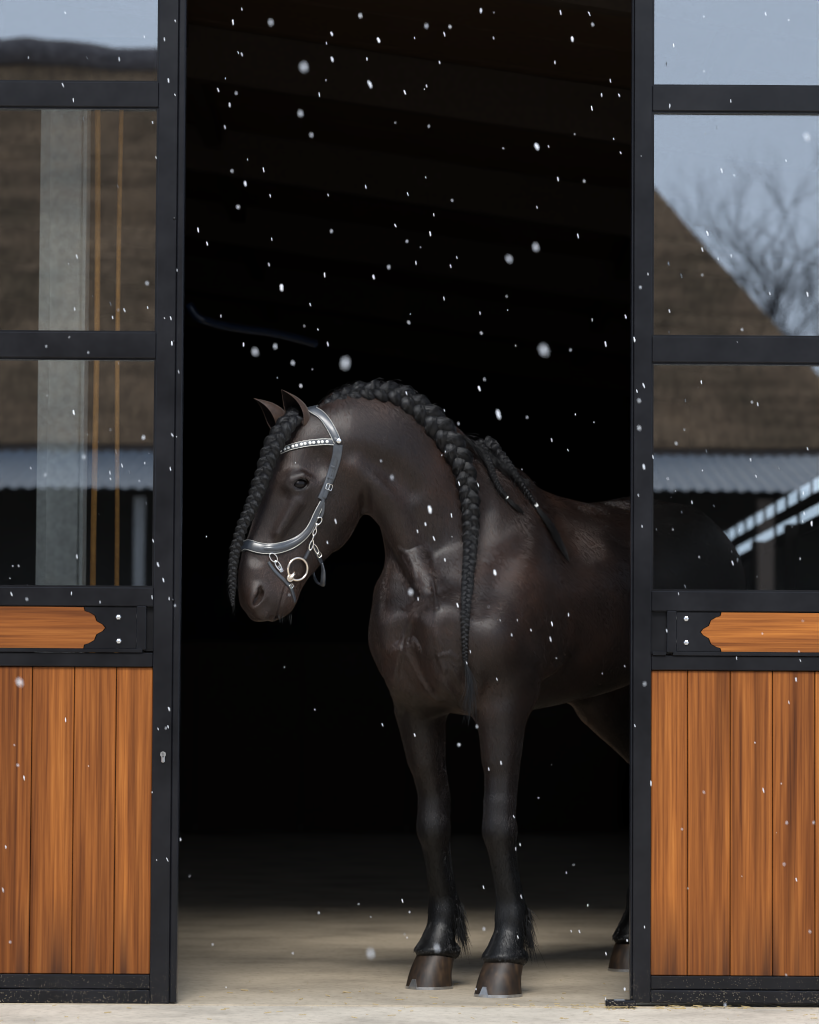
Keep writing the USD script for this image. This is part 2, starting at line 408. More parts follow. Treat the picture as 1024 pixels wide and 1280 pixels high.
mat('coat_hair', {
    'g': ('geometry', {}), 'sx': ('separate_xyz', {}), 'hi': ('hair_info', {}),
    'n': ('noise_texture', {'scale': 5.0, 'detail': 4.0, 'roughness': 0.6}),
    'r': ('rgb_ramp', {'ramp': [(0.30, (0.0110, 0.0066, 0.0054)), (0.52, (0.0240, 0.0128, 0.0098)), (0.78, (0.060, 0.0275, 0.0180))]}),
    'leg': ('map_range', {'from_min': 0.40, 'from_max': 1.16, 'to_min': 1.0, 'to_max': 0.0, 'clamp': True}),  # leg black carried higher, painting the light's falloff into belly and thighs
    'c': ('mix', {'color2': (0.0012, 0.0011, 0.0012)}),
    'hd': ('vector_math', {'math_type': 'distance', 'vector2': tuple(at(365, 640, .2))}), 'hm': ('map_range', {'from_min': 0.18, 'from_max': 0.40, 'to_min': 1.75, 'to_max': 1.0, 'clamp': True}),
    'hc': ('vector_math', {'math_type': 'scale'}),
    'p': ('principled_hair_bsdf', {'model': 'Chiang', 'parametrization': 'Direct coloring', 'roughness': 0.19, 'radial_roughness': 0.35, 'ior': 1.43, 'coat': 0.0, 'random_roughness': 0.3})},
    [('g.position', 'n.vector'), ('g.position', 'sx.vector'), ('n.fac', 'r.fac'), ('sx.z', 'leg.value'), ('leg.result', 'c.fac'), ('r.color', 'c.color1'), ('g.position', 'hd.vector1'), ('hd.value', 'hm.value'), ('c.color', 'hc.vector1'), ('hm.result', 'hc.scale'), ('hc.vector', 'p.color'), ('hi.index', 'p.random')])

mat('ear_inside', {
    'g': ('geometry', {}), 'n': ('noise_texture', {'scale': 160.0, 'detail': 3.0}), 'c': ('rgb_ramp', {'ramp': [(0.3, (0.004, 0.003, 0.003)), (0.7, (0.014, 0.009, 0.008))]}),
    'b': ('bump', {'strength': 0.8, 'distance': 0.003}), 'p': ('principled_bsdf', {'roughness': 0.8, 'specular_ior_level': 0.15})},
    [('g.position', 'n.vector'), ('n.fac', 'c.fac'), ('c.color', 'p.base_color'), ('n.fac', 'b.height'), ('b.normal', 'p.normal')])

plain('grey_post', (0.20, 0.20, 0.20), 0.7)
plain('straw', (0.42, 0.31, 0.14), 0.8)
mat('thin_snow', {'p': ('principled_bsdf', {'base_color': (0.90, 0.92, 0.95), 'roughness': 0.6}), 't': ('transparent_bsdf', {}), 'm': ('mix_closure', {'fac': 0.7})}, [('p.BSDF', 'm.closure1'), ('t.BSDF', 'm.closure2')], surface='m.closure')
mat('thatch', {
    'g': ('geometry', {}), 'mp': ('mapping', {'scale': (30.0, 5.0, 5.0)}), 'n1': ('noise_texture', {'scale': 1.0, 'detail': 6.0, 'roughness': 0.7}),
    'n2': ('noise_texture', {'scale': 1.1, 'detail': 5.0, 'roughness': 0.65}), 'mp3': ('mapping', {'scale': (0.6, 0.6, 9.0)}), 'n3': ('noise_texture', {'scale': 1.0, 'detail': 3.0}),
    'r1': ('rgb_ramp', {'ramp': [(0.30, (0.095, 0.062, 0.040)), (0.5, (0.24, 0.155, 0.095)), (0.72, (0.38, 0.255, 0.155))]}),
    'r2': ('rgb_ramp', {'ramp': [(0.30, (0.50, 0.52, 0.48)), (0.55, (1.0, 0.97, 0.92)), (0.75, (1.25, 1.18, 1.05))]}),
    'r3': ('rgb_ramp', {'ramp': [(0.35, (0.70, 0.70, 0.70)), (0.6, (1.1, 1.1, 1.1))]}),
    'm': ('mix', {'mix_type': 'multiply', 'fac': 1.0}), 'm2': ('mix', {'mix_type': 'multiply', 'fac': 1.0}), 'b': ('bump', {'strength': 0.9, 'distance': 0.04}), 'p': ('principled_bsdf', {'roughness': 0.95, 'specular_ior_level': 0.2})},
    [('g.position', 'mp.vector'), ('mp.vector', 'n1.vector'), ('g.position', 'n2.vector'), ('g.position', 'mp3.vector'), ('mp3.vector', 'n3.vector'), ('n1.fac', 'r1.fac'), ('n2.fac', 'r2.fac'), ('n3.fac', 'r3.fac'),
     ('r1.color', 'm.color1'), ('r2.color', 'm.color2'), ('m.color', 'm2.color1'), ('r3.color', 'm2.color2'), ('m2.color', 'p.base_color'), ('n1.fac', 'b.height'), ('b.normal', 'p.normal')])
plain('eye_skin', (0.006, 0.0045, 0.004), 0.38, bump=0.3, scale=300)

# ------------------------------------------------------------------ the ground
def grid_sheet(x0, x1, y0, y1, z, n=2):
    return quad((x0, y0, z), (x1, y0, z), (x1, y1, z), (x0, y1, z))


struct('ground', grid_sheet(-600, 600, -600, 600, -0.03), 'soil', label='bare earth around the stable yard')
struct('yard_pavement', box((-14, -26, -0.2), (14, -0.005, -0.004)), 'yard_concrete', label='pale concrete yard in front of the doors')
struct('stable_floor', box((-9, 0.0, -0.2), (2.4, 19, 0.0)), 'floor_concrete', label='sandy concrete floor inside the stable')

# ------------------------------------------------------------------ the stable hall (inside of it shows as deep shade)
hall = thing('stable_building', 'dark timber stable hall seen through the open doors, with boarded roof and rafters', 'building', (0, 0.1, 0))
OPEN, HEAD = 2.25, 3.62
SX = 2.32                                               # the right-hand wall, with two narrow rows of lights under the eaves


def roof_z(x):
    return 4.0 - 0.145 * x


obj('front_wall', prism_xz(Polygon([(-9, 0), (-OPEN, 0), (-OPEN, HEAD), (OPEN, HEAD), (OPEN, 0), (SX + .1, 0), (SX + .1, roof_z(SX) + .3), (-9, roof_z(-9) + .3)]), 0.16, 0.30), 'dark_wood', hall)
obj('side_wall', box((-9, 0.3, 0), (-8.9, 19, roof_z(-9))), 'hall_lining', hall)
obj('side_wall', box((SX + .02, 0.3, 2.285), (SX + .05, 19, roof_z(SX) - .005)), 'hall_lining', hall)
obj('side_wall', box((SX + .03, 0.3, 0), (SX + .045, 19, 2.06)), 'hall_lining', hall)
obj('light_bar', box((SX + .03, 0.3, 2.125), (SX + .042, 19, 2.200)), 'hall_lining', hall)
for i in range(27):
    y0 = 0.35 + i * .69
    obj('light_mullion', box((SX + .031, y0, 2.2005), (SX + .041, y0 + .10, 2.2845)), 'hall_lining', hall)
    if i % 2:
        obj('light_mullion', box((SX + .031, y0, 2.0605), (SX + .041, y0 + .12, 2.1245)), 'hall_lining', hall)
    if i % 3 == 0:
        obj('wall_post', box((SX - .05, y0 - .05, 0), (SX + .029, y0 + .11, 2.06)), 'dark_wood', hall)
        obj('wall_panel', box((SX + .005, y0 + .13, .1), (SX + .028, y0 + 1.98, 1.97)), 'panel_grey', hall)
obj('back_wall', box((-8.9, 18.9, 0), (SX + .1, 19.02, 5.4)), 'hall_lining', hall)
for i in range(24):                                     # roof boards run across the hall
    y0 = 0.32 + i * 0.78
    v = np.array([(-9.1, y0, roof_z(-9.1)), (SX + .3, y0, roof_z(SX + .3)), (SX + .3, y0 + .765, roof_z(SX + .3)), (-9.1, y0 + .765, roof_z(-9.1))])
    obj('roof_board', trimesh.convex.convex_hull(np.vstack([v, v + [0, 0, .04]])), 'ceiling_board', hall)
v = np.array([(-9.4, .05, roof_z(-9.4) + .06), (SX + .4, .05, roof_z(SX + .4) + .06), (SX + .4, 19.3, roof_z(SX + .4) + .06), (-9.4, 19.3, roof_z(-9.4) + .06)])
obj('roof_cover', trimesh.convex.convex_hull(np.vstack([v, v + [0, 0, .1]])), 'corrugated', hall)
for y0 in (2.9, 5.9, 8.9, 11.9, 14.9, 17.6):
    a = np.array([(-9, y0, roof_z(-9) - .26), (SX - .002, y0, roof_z(SX) - .26), (SX - .002, y0 + .12, roof_z(SX) - .26), (-9, y0 + .12, roof_z(-9) - .26)])
    obj('rafter', trimesh.convex.convex_hull(np.vstack([a, a + [0, 0, .255]])), 'dark_wood', hall)
for x0 in (-6.0, -3.6, -1.15, 1.3):
    obj('purlin', prism_xz(Polygon([(x0, roof_z(x0) - .12), (x0 + .09, roof_z(x0 + .09) - .12), (x0 + .09, roof_z(x0 + .09) - .005), (x0, roof_z(x0) - .005)]), 0.4, 18.8), 'dark_wood', hall)
# posts along the hall, a stall front at the back
for y0 in (6.0, 12.0):
    for x0 in (-3.4,):
        obj('post', box((x0 - .09, y0 - .09, 0), (x0 + .09, y0 + .09, roof_z(x0) - .26), .01), 'dark_wood', hall)
for i in range(13):
    obj('stall_board', box((-8.8 + i * .8, 16.2, .02), (-8.8 + i * .8 + .79, 16.25, 1.45)), 'dark_wood', hall)

# grey steel column and the two orange ropes behind the left door's glass
a, b = at(46, 600, 1.6), at(104, 600, 1.6)
top = at(75, 127, 1.6)[2]
col = thing('steel_column', 'pale grey steel column standing behind the glass of the left door', 'column', ((a[0] + b[0]) / 2, 1.6, 0))
fl = .02
obj('flange', box((a[0], 1.60, 0.012), (a[0] + .035, 1.75, top)), 'steel_grey', col)
obj('flange', box((b[0] - .012, 1.60, 0.012), (b[0], 1.75, top)), 'steel_grey', col)
obj('web', box((a[0] + .035, 1.615, 0.012), (b[0] - .012, 1.63, top)), 'steel_grey', col)
obj('base_plate', box((a[0] - .05, 1.55, 0), (b[0] + .05, 1.80, .012)), 'steel_grey', col)
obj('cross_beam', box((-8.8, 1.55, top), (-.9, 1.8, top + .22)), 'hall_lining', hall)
for k, (x, w, lab) in enumerate(((121, .010, 'thicker orange rope hanging next to the grey column'), (151, .008, 'thinner orange rope hanging right of the other rope'))):
    p0, p1 = at(x + 1, 127, 1.7), at(x - 5, 725, 1.7)
    P = curve([p0, (p0 + p1) / 2 + [0.006 * (1 - 2 * k), 0, 0], p1, [p1[0], 1.7, 0.02]], 40)
    P[:, 2] = np.minimum(P[:, 2], top - .001)
    P = P[np.concatenate([[True], np.abs(np.diff(P[:, 2])) > 1e-6])]
    obj('hanging_rope', tube(P, w, 8), 'rope_orange', None, True, label=lab, category='rope')
P = curve([at(236, 380, 3.2), at(250, 398, 3.2), at(285, 408, 3.3), at(340, 416, 3.4), at(395, 430, 3.5)], 40)
obj('water_hose', tube(P, .018, 10), 'hose_blue', None, True, label='dark blue hose sagging in the shade left of the horse', category='hose')

# ------------------------------------------------------------------ the two door leaves
FR = 0.05                                   # frame depth; its face lies at y = 0


def zx(px, py):
    p = at(px, py, 0.0)
    return p[0], p[2]


def door_leaf(side):
    left = side < 0
    lab = ('left door leaf of black steel and brown planks, with a key cylinder in its stile' if left else 'right door leaf of black steel and brown planks, half hiding the horse')
    if left:
        xe, xi = zx(223, 1000)[0], zx(189.5, 1000)[0]     # edge towards the opening, inner edge of the stile
        rails = [zx(100, y)[1] for y in (102, 133, 415, 447, 734, 757.5, 811.5, 815.5, 833, 1218.5)]
        bound = [zx(x, 1000)[0] for x in (143.5, 91, 38)]
    else:
        xe, xi = zx(788.5, 1000)[0], zx(814, 1000)[0]
        rails = [zx(920, y)[1] for y in (107.5, 138.5, 421, 453, 739.5, 764.5, 816, 820, 838, 1221)]
        bound = [zx(x, 1000)[0] for x in (860, 913.5, 966.5, 1019.5)]
    r1t, r1b, r2t, r2b, r3t, r3b, wt, lip, plt, plb = rails
    bot = zx(100 if left else 920, 1257)[1] + .006
    xo = -2.2 if left else 2.2
    s = 1 if left else -1                                  # direction from the leaf towards the opening
    d = thing('stable_door', lab, 'door', (xe, 0, 0))
    top = r1b + (r1t - r2t) + (r1t - r1b) + .05            # one more row of glass above the picture
    r0t, r0b = r1t + (r1b - r2t) + (r1t - r1b), r1t + (r1b - r2t)
    c = .0025
    ed = xe - s * .022 if left else xe - s * .006
    obj('stile', box((xi, 0, bot), (ed, FR, r0t), c), 'black_steel', d)
    obj('edge_strip', box((ed + s * .001, -.001, bot + .002), (xe, FR + .012, r0t), .004), 'black_steel', d)
    obj('stile', box((xo, 0, bot), (xo + s * .075, FR, r0t), c), 'black_steel', d)
    L, R = min(xo + s * .075, xi), max(xo + s * .075, xi)
    for zt, zb in ((r0t, r0b), (r1t, r1b), (r2t, r2b), (r3t, r3b), (lip, plt)):
        obj('rail', box((L, .002, zb), (R, FR - .002, zt), c), 'black_steel', d)
    # bottom rail: set-back plinth with a ledge
    mid = plb - (plb - bot) * .52
    obj('bottom_rail', box((L, .006, mid + .002), (R, FR - .002, plb), c), 'black_steel', d)
    obj('kick_rail', box((L - .0 if left else L - .0, -.003, bot), (R, FR - .002, mid), .003), 'black_steel', d)
    # glass with thin beads
    for zt, zb in ((r0b, r1t), (r1b, r2t), (r2b, r3t)):
        g = obj('glass_pane', box((L - .004, .026, zb - .004), (R + .004, .034, zt + .004)), 'pane_glass', d)
        for bx in (box((L, .010, zb), (R, .0255, zb + .006)), box((L, .010, zt - .006), (R, .0255, zt)), box((L, .0095, zb + .006), (L + .006, .0255, zt - .006)), box((R - .006, .0095, zb + .006), (R, .0255, zt - .006))):
            obj('glazing_bead', bx, 'black_steel', g)
    # carved wooden rail held by scalloped steel plates
    h = r3b - wt
    back = obj('rail_backing', box((L, .024, wt - .004), (R, .030, r3b + .004)), 'black_steel', d)
    tipx = zx(131, 786)[0] if left else zx(876.5, 790)[0]
    farx = L if left else R
    prof = [(0, 0), (.30, 0), (.32, .09), (.42, .12), (.55, .20), (.60, .34), (.74, .42), (.80, .5)]
    # the wood ends in a scallop: distance along from where the curve starts, in units of its height
    pts = []
    for (u, w) in prof:
        pts.append((u, w))
    pts += [(u, 1 - w) for u, w in reversed(prof[:-1])]
    depth = .80 * h
    X = [tipx - s * (depth - u * h) for u, _ in pts]
    Z = [wt + .003 + w * (h - .006) for _, w in pts]
    wp = Polygon([(farx, Z[0])] + list(zip(X, Z)) + [(farx, Z[-1])])
    obj('carved_rail', prism_xz(wp, .006, .0235), 'rail_wood', d)
    frame_w = zx(170, 790)[0] if left else zx(846.5, 790)[0]
    pl = Polygon([(X[0], wt + .0035), (frame_w, wt + .0035), (frame_w, r3b - .0035), (X[-1], r3b - .0035)] + [(x + s * .003, z) for x, z in list(zip(X, Z))[::-1]][1:-1])
    p = obj('end_plate', prism_xz(pl if pl.is_valid else pl.buffer(0), .0035, .0235), 'black_steel', d)
    bx_ = [(148, 771.5), (148.5, 801.5)] if left else [(858, 773.5), (858, 803.5)]
    for q in bx_:
        x, z = zx(*q)
        hd = trimesh.creation.revolve(np.array([(0, 0), (.0092, 0), (.0092, .002), (.007, .0048), (.0035, .006), (0, .0062)]), sections=6)
        hd.apply_transform(trimesh.transformations.rotation_matrix(np.pi / 2, [1, 0, 0]))
        hd.apply_translation((x, .0033, z))
        obj('bolt_head', hd, 'stainless', p)
    obj('divider', box((frame_w + s * .001, 0.0, wt - .001), (frame_w + s * .030, .0235, r3b + .001), .002), 'black_steel', d)
    ll, lr = (L, frame_w + s * .02) if left else (frame_w + s * .012, R)
    obj('lip', box((min(ll, lr), -.006, lip + .0005), (max(ll, lr), .004, wt + .002), .001), 'black_steel', d)
    if not left:
        obj('lip', box((xi + .004, -.006, lip + .0005), (xi + .044, .004, wt + .002), .001), 'black_steel', d)
    # planks
    xs = [xi] + bound
    step = .1295
    while abs(xs[-1] - xo) > .075 + step:
        xs.append(xs[-1] - s * step)
    xs.append(L if left else R)
    rng = np.random.default_rng(5 + side)
    for i in range(len(xs) - 1):
        x0, x1 = xs[i] - s * .0012, xs[i + 1] + s * .0012
        yo = .014 + rng.uniform(-.0012, .0012)
        obj('plank', box((min(x0, x1), yo, plb + .0015), (max(x0, x1), .032, plt - .0015), .0022), 'plank_wood', d)
    obj('panel_backing', box((L, .0335, plb), (R, .040, plt)), 'black_steel', d)
    # small weld nubs on the edge of the stile
    for py in ((118, 273, 427, 750) if left else ()):
        x, z = zx(217 - .004 * py + 2, py)
        nb = trimesh.creation.icosphere(1, .0045); nb.apply_scale((1, .6, 1)); nb.apply_translation((x, -.0012, z))
        obj('rivet', nb, 'black_steel', d)
    if left:
        x, z = zx(204, 943)
        cyl = trimesh.creation.cylinder(.0088, .012, sections=24)
        cyl.apply_transform(trimesh.transformations.rotation_matrix(np.pi / 2, [1, 0, 0])); cyl.apply_translation((x, -.002, z))
        leg = box((x - .0050, -.008, z - .025), (x + .0050, .004, z - .004), .002)
        k = obj('key_cylinder', cat(cyl, leg), 'stainless', d, 30)
        obj('keyhole', box((x - .0012, -.0095, z - .004), (x + .0012, -.0079, z + .005)), 'rubber', k)
    return d


door_leaf(-1)
door_leaf(1)
g0, g1 = at(757, 1256, -.01), at(790, 1262, -.01)
rng_ = np.random.default_rng(8)
straws = []
for k_ in range(260):
    right = rng_.random() < .45
    x, y = (rng_.normal(.72, .16), rng_.normal(-.03, .05)) if right else (rng_.uniform(-1.2, 1.2), rng_.normal(.05, .5))
    if right and abs(x - .72) < .02:
        continue
    a_, l_ = rng_.uniform(0, np.pi), rng_.uniform(.006, .030)
    d_ = np.array([math.cos(a_), math.sin(a_), rng_.uniform(-.03, .12)]) * l_ / 2
    p_ = np.array([x, y, .0025 + abs(d_[2])])
    straws.append(tube(np.array([p_ - d_, p_ + d_]), rng_.uniform(.0006, .0015), 4))
obj('straw_litter', cat(*straws), 'straw', None, kind='stuff', label='broken bits of straw and chaff strewn along the threshold', category='straw')
gd = thing('door_guide', 'small black steel floor guide at the foot of the right door', 'door guide', ((g0[0] + g1[0]) / 2, 0.0, 0))
obj('guide_block', box((g0[0], -.03, 0.0), (g1[0] + .012, .03, .020), .003), 'black_steel', gd)
obj('guide_screw', box((g0[0] + .026, -.018, .0195), (g0[0] + .058, .012, .0225), .001), 'zinc', gd)

# ------------------------------------------------------------------ the yard behind the camera, seen mirrored in the glass
def mir(px, py, y):
    """A place in the yard that the glass mirrors to (px, py): y metres in front of the doors."""
    p = at(px, py, y)
    return np.array([p[0], -p[1], p[2]])


house = thing('thatched_farmhouse', 'old farmhouse with a hipped thatched roof, mirrored in the panes', 'building', (-6, -27, 0))
ye, yr = 25.0, 29.5
ze = mir(512, 556, ye)[2]
zr = mir(100, 70, yr)[2]
# the right-hand hip: where its edge shows against the sky
h0, h1 = mir(679, 42, yr), mir(1105, 548, ye)
xl, xr, xe = -16.0, h0[0], h1[0]
E = [(xl, -ye), (xe, -ye), (xe, -(2 * yr - ye)), (xl, -(2 * yr - ye))]
rng = np.random.default_rng(3)


def thatch_face(a, b, c, d, nu=70, nv=24, lump=.10):
    """A sagging, lumpy slope between the eave a-b and the ridge d-c."""
    u, v = np.meshgrid(np.linspace(0, 1, nu), np.linspace(0, 1, nv), indexing='ij')
    a, b, c, d = map(np.array, (a, b, c, d))
    P = (1 - v)[..., None] * ((1 - u)[..., None] * a + u[..., None] * b) + v[..., None] * ((1 - u)[..., None] * d + u[..., None] * c)
    n = np.cross(b - a, d - a); n = n / np.linalg.norm(n)
    edge = np.minimum(1, 12 * np.minimum(v, 1 - v)) * np.minimum(1, 8 * np.minimum(u, 1 - u))
    P = P + n * ((meshkit.fbm(P * 1.3, 4, 7) - .5) * lump * 2 * edge)[..., None]
    i, j = np.meshgrid(np.arange(nu - 1), np.arange(nv - 1), indexing='ij')
    k = i * nv + j
    q = np.stack([k, k + nv, k + nv + 1, k + 1], -1).reshape(-1, 4)
    return trimesh.Trimesh(P.reshape(-1, 3), np.vstack([q[:, [0, 1, 2]], q[:, [0, 2, 3]]]), process=False)


e0, e1, e2, e3 = [np.array([x, y, ze]) for x, y in E]
R0, R1 = np.array([xl + 3, -yr, zr]), np.array([xr, -yr, zr])
obj('thatch_slope', thatch_face(e0, e1, R1, R0), 'thatch', house, True)
obj('thatch_slope', thatch_face(e2, e3, R0, R1), 'thatch', house, True)
obj('thatch_hip', thatch_face(e1, e2, R1, R1 + [0, -.01, 0]), 'thatch', house, True)
obj('thatch_hip', thatch_face(e3, e0, R0, R0 - [0, .01, 0]), 'thatch', house, True)
P = np.linspace(R0, R1, 60); P[:, 2] += (meshkit.fbm(P * 2.0, 3, 2) - .5) * .25
obj('ridge_cap', tube(P, .22, 10, flat=.8), 'ridge_heather', house, True)
obj('house_wall', box((xl + .5, -(2 * yr - ye) + .6, 0), (xe - .6, -ye - .6, ze + .25)), 'brick_red', house)
obj('eave_underside', box((xl + .02, -(2 * yr - ye) + .02, ze - .12), (xe - .02, -ye - .02, ze - .01)), 'dark_wood', house)

lean = thing('open_shed', 'open shed with blue-grey corrugated roof below the thatch, mirrored in the panes', 'shed', (-4, -23, 0))
y0, y1 = 21.0, 24.3
z0, z1 = mir(512, 611, y0)[2], mir(512, 566, y1)[2]
n = 1400
xx = np.linspace(-15.0, 6.6, n)
wav = .011 * np.sin(xx * 2 * np.pi / .125)
top = np.concatenate([np.stack([xx, np.full(n, -y0), z0 + wav], 1), np.stack([xx, np.full(n, -y1), z1 + wav], 1)])
k = np.arange(n - 1)
q = np.stack([k, k + 1, k + 1 + n, k + n], 1)
up_ = np.vstack([q[:, [0, 1, 2]], q[:, [0, 2, 3]]])
obj('corrugated_roof', trimesh.Trimesh(np.vstack([top, top - [0, 0, .012]]), np.vstack([up_, up_[:, ::-1] + 2 * n]), process=False), 'corrugated', lean, True)
obj('shed_back', box((-14.8, -24.4, 0), (6.4, -24.3, z1 - .06)), 'hall_lining', lean)
obj('shed_end', box((-14.9, -24.29, 0), (-14.8, -21.1, z0 - .06)), 'hall_lining', lean)
obj('shed_end', box((6.4, -24.29, 0), (6.5, -21.1, z0 - .06)), 'hall_lining', lean)
for x in (-14.5, -11, -7.5, -4.0, mir(172, 680, y0)[0], 0.4, 3.2, 6.2):
    grey = abs(x - mir(172, 680, y0)[0]) < .01
    obj('shed_post', box((x - (.045 if grey else .07), -21.3, 0), (x + (.045 if grey else .07), -21.16, z0 - .07)), 'grey_post' if grey else 'dark_wood', lean)

# bare winter trees behind the houses
def bare_tree(base, height, seed, lab, spread=.78, levels=6):
    r = np.random.default_rng(seed)
    t = thing('bare_tree', lab, 'tree', base)
    trunk, twigs = [], []

    def grow(p, d, ln, rad, lev):
        n = 5
        P = [p]
        for _ in range(n):
            d = d + r.normal(0, .10, 3) + [0, 0, .05]
            d = d / np.linalg.norm(d)
            P.append(P[-1] + d * ln / n)
        P = np.array(P)
        (trunk if lev <= 1 else twigs).append(tube(P, np.linspace(rad, rad * .62, n + 1), 6 if lev < 3 else 3, cap=False))
        if lev < levels:
            for i in range(3 if lev < 3 else 4):
                q = P[r.integers(2, n + 1)] if i else P[-1]
                a = r.normal(0, 1, 3); a[2] = abs(a[2]) * .4
                e = d + a * spread
                grow(q, e / np.linalg.norm(e), ln * r.uniform(.60, .84), rad * .55, lev + 1)

    grow(np.array(base, float), np.array([0, 0, 1.0]), height * .25, height * .014, 0)
    obj('trunk', cat(*trunk), 'bark', t)
    obj('crown', cat(*twigs), 'bark', t)


b = mir(1000, 900, 38); bare_tree((b[0], b[1], 0), 10.4, 11, 'larger bare winter tree beside the hip of the thatched roof, mirrored in the right door')
b = mir(900, 900, 47); bare_tree((b[0], b[1], 0), 10.5, 12, 'smaller bare winter tree farther off behind the thatched hip, mirrored in the right door', .8)

# ------------------------------------------------------------------ the horse: one implicit body, meshed by surface nets
def nrm(a):
    a = np.asarray(a, float)
    return a / np.linalg.norm(a)


FD = nrm([-0.574, -0.819, 0.0])               # the way the horse's trunk faces
LD = np.array([-FD[1], FD[0], 0.0])           # its left, towards the camera
LD = LD if LD[1] < 0 else -LD
M0 = np.array([0.175, 0.50, 0.0])             # the ground between its fore feet


def bp(s, l, z):
    """A point of the trunk: s back along the body, l to the horse's left, z up."""
    return M0 - FD * s + LD * l + np.array([0, 0, z])


def smin(a, b, k):
    h = np.clip(.5 + .5 * (b - a) / k, 0, 1)
    return b + (a - b) * h - k * h * (1 - h)


def smax(a, b, k):
    return -smin(-a, -b, k)


class Cone:
    """A chain of round cones; squash < 1 flattens it along n."""

    def __init__(self, pts, rad, n=None, squash=1.0):
        self.P, self.R = np.asarray(pts, float), np.asarray(rad, float)
        self.n, self.q = (None if n is None else nrm(n)), squash
        e = self.R.max()
        self.lo, self.hi = self.P.min(0) - e, self.P.max(0) + e
        self.Q = self._t(self.P)

    def _t(self, p):
        return p if self.n is None else p + (p @ self.n)[..., None] * self.n * (1 / self.q - 1)

    def __call__(self, p):
        p = self._t(p)
        out = None
        for a, b, ra, rb in zip(self.Q[:-1], self.Q[1:], self.R[:-1], self.R[1:]):
            ba = b - a
            t = np.clip(((p - a) @ ba) / max(ba @ ba, 1e-12), 0, 1)
            d = np.linalg.norm(p - a - t[:, None] * ba, axis=1) - (ra + t * (rb - ra))
            out = d if out is None else np.minimum(out, d)
        return out * (self.q if self.n is not None else 1.0)


class Ell:
    def __init__(self, c, r, ax=None):
        self.c, self.r = np.asarray(c, float), np.asarray(r, float)
        self.A = np.eye(3) if ax is None else np.array([nrm(x) for x in ax])
        self.lo, self.hi = self.c - self.r.max(), self.c + self.r.max()

    def __call__(self, p):
        q = (p - self.c) @ self.A.T
        k0 = np.linalg.norm(q / self.r, axis=1)
        k1 = np.linalg.norm(q / self.r ** 2, axis=1)
        return k0 * (k0 - 1) / np.maximum(k1, 1e-9)


class Loft:
    """Sections stacked along an axis: centre and half size across (u), half width (v), with the width changing over the section (egg)."""

    def __init__(self, o, ax, u, v, s, u0, u1, w, egg, power=2.0):
        self.o, self.A = np.asarray(o, float), np.array([ax, u, v])
        s = np.asarray(s, float)
        self.s0, self.s1 = s[0], s[-1]
        self.f = [PchipInterpolator(s, np.broadcast_to(np.asarray(x, float), s.shape)) for x in (u0, u1, w, egg)]
        self.pw = power
        c = np.array([self.o + ax * a + u * b + v * e * d for a, b0, b1, d in zip(s, u0, u1, w) for b in (b0, b1) for e in (-1, 1)])
        self.lo, self.hi = c.min(0), c.max(0)

    def __call__(self, p):
        q = (p - self.o) @ self.A.T
        s = np.clip(q[:, 0], self.s0, self.s1)
        u0, u1, w, egg = (g(s) for g in self.f)
        c, h = (u0 + u1) / 2, np.maximum((u1 - u0) / 2, 1e-3)
        v = (q[:, 1] - c) / h
        vv = np.clip(v, -1.2, 1.2)
        w = np.maximum(w * (1 - np.maximum(egg, 0) * np.clip(vv, 0, 1.2) ** 1.5 - np.maximum(-egg, 0) * np.clip(-vv, 0, 1.2) ** 1.5), 1e-3)
        x, y = np.abs(v), np.abs(q[:, 2] / w)
        k0 = (x ** self.pw + y ** self.pw) ** (1 / self.pw)
        k1 = np.sqrt((x / h) ** 2 + (y / w) ** 2)
        d = k0 * (k0 - 1) / np.maximum(k1, 1e-6)
        d = np.where(k0 < .05, -np.minimum(h, w), d)
        ds = np.abs(q[:, 0] - s)
        return np.where(ds > 0, np.sqrt(np.maximum(d, 0) ** 2 + ds ** 2), d)


OPS = []                                        # ('+' or '-', primitive, blend)


def add(prim, k=.03):
    OPS.append(('+', prim, k))


def cut(prim, k=.015):
    OPS.append(('-', prim, k))


def field(p, ops=None):
    out = np.full(len(p), 10.0)
    for sign, prim, k in (OPS if ops is None else ops):
        m = k * 1.5 + .06
        near = np.all((p > prim.lo - m) & (p < prim.hi + m), axis=1)
        if not near.any():
            continue
        d = prim(p[near])
        out[near] = smin(out[near], d, k) if sign == '+' else smax(out[near], -d, k)
    return out


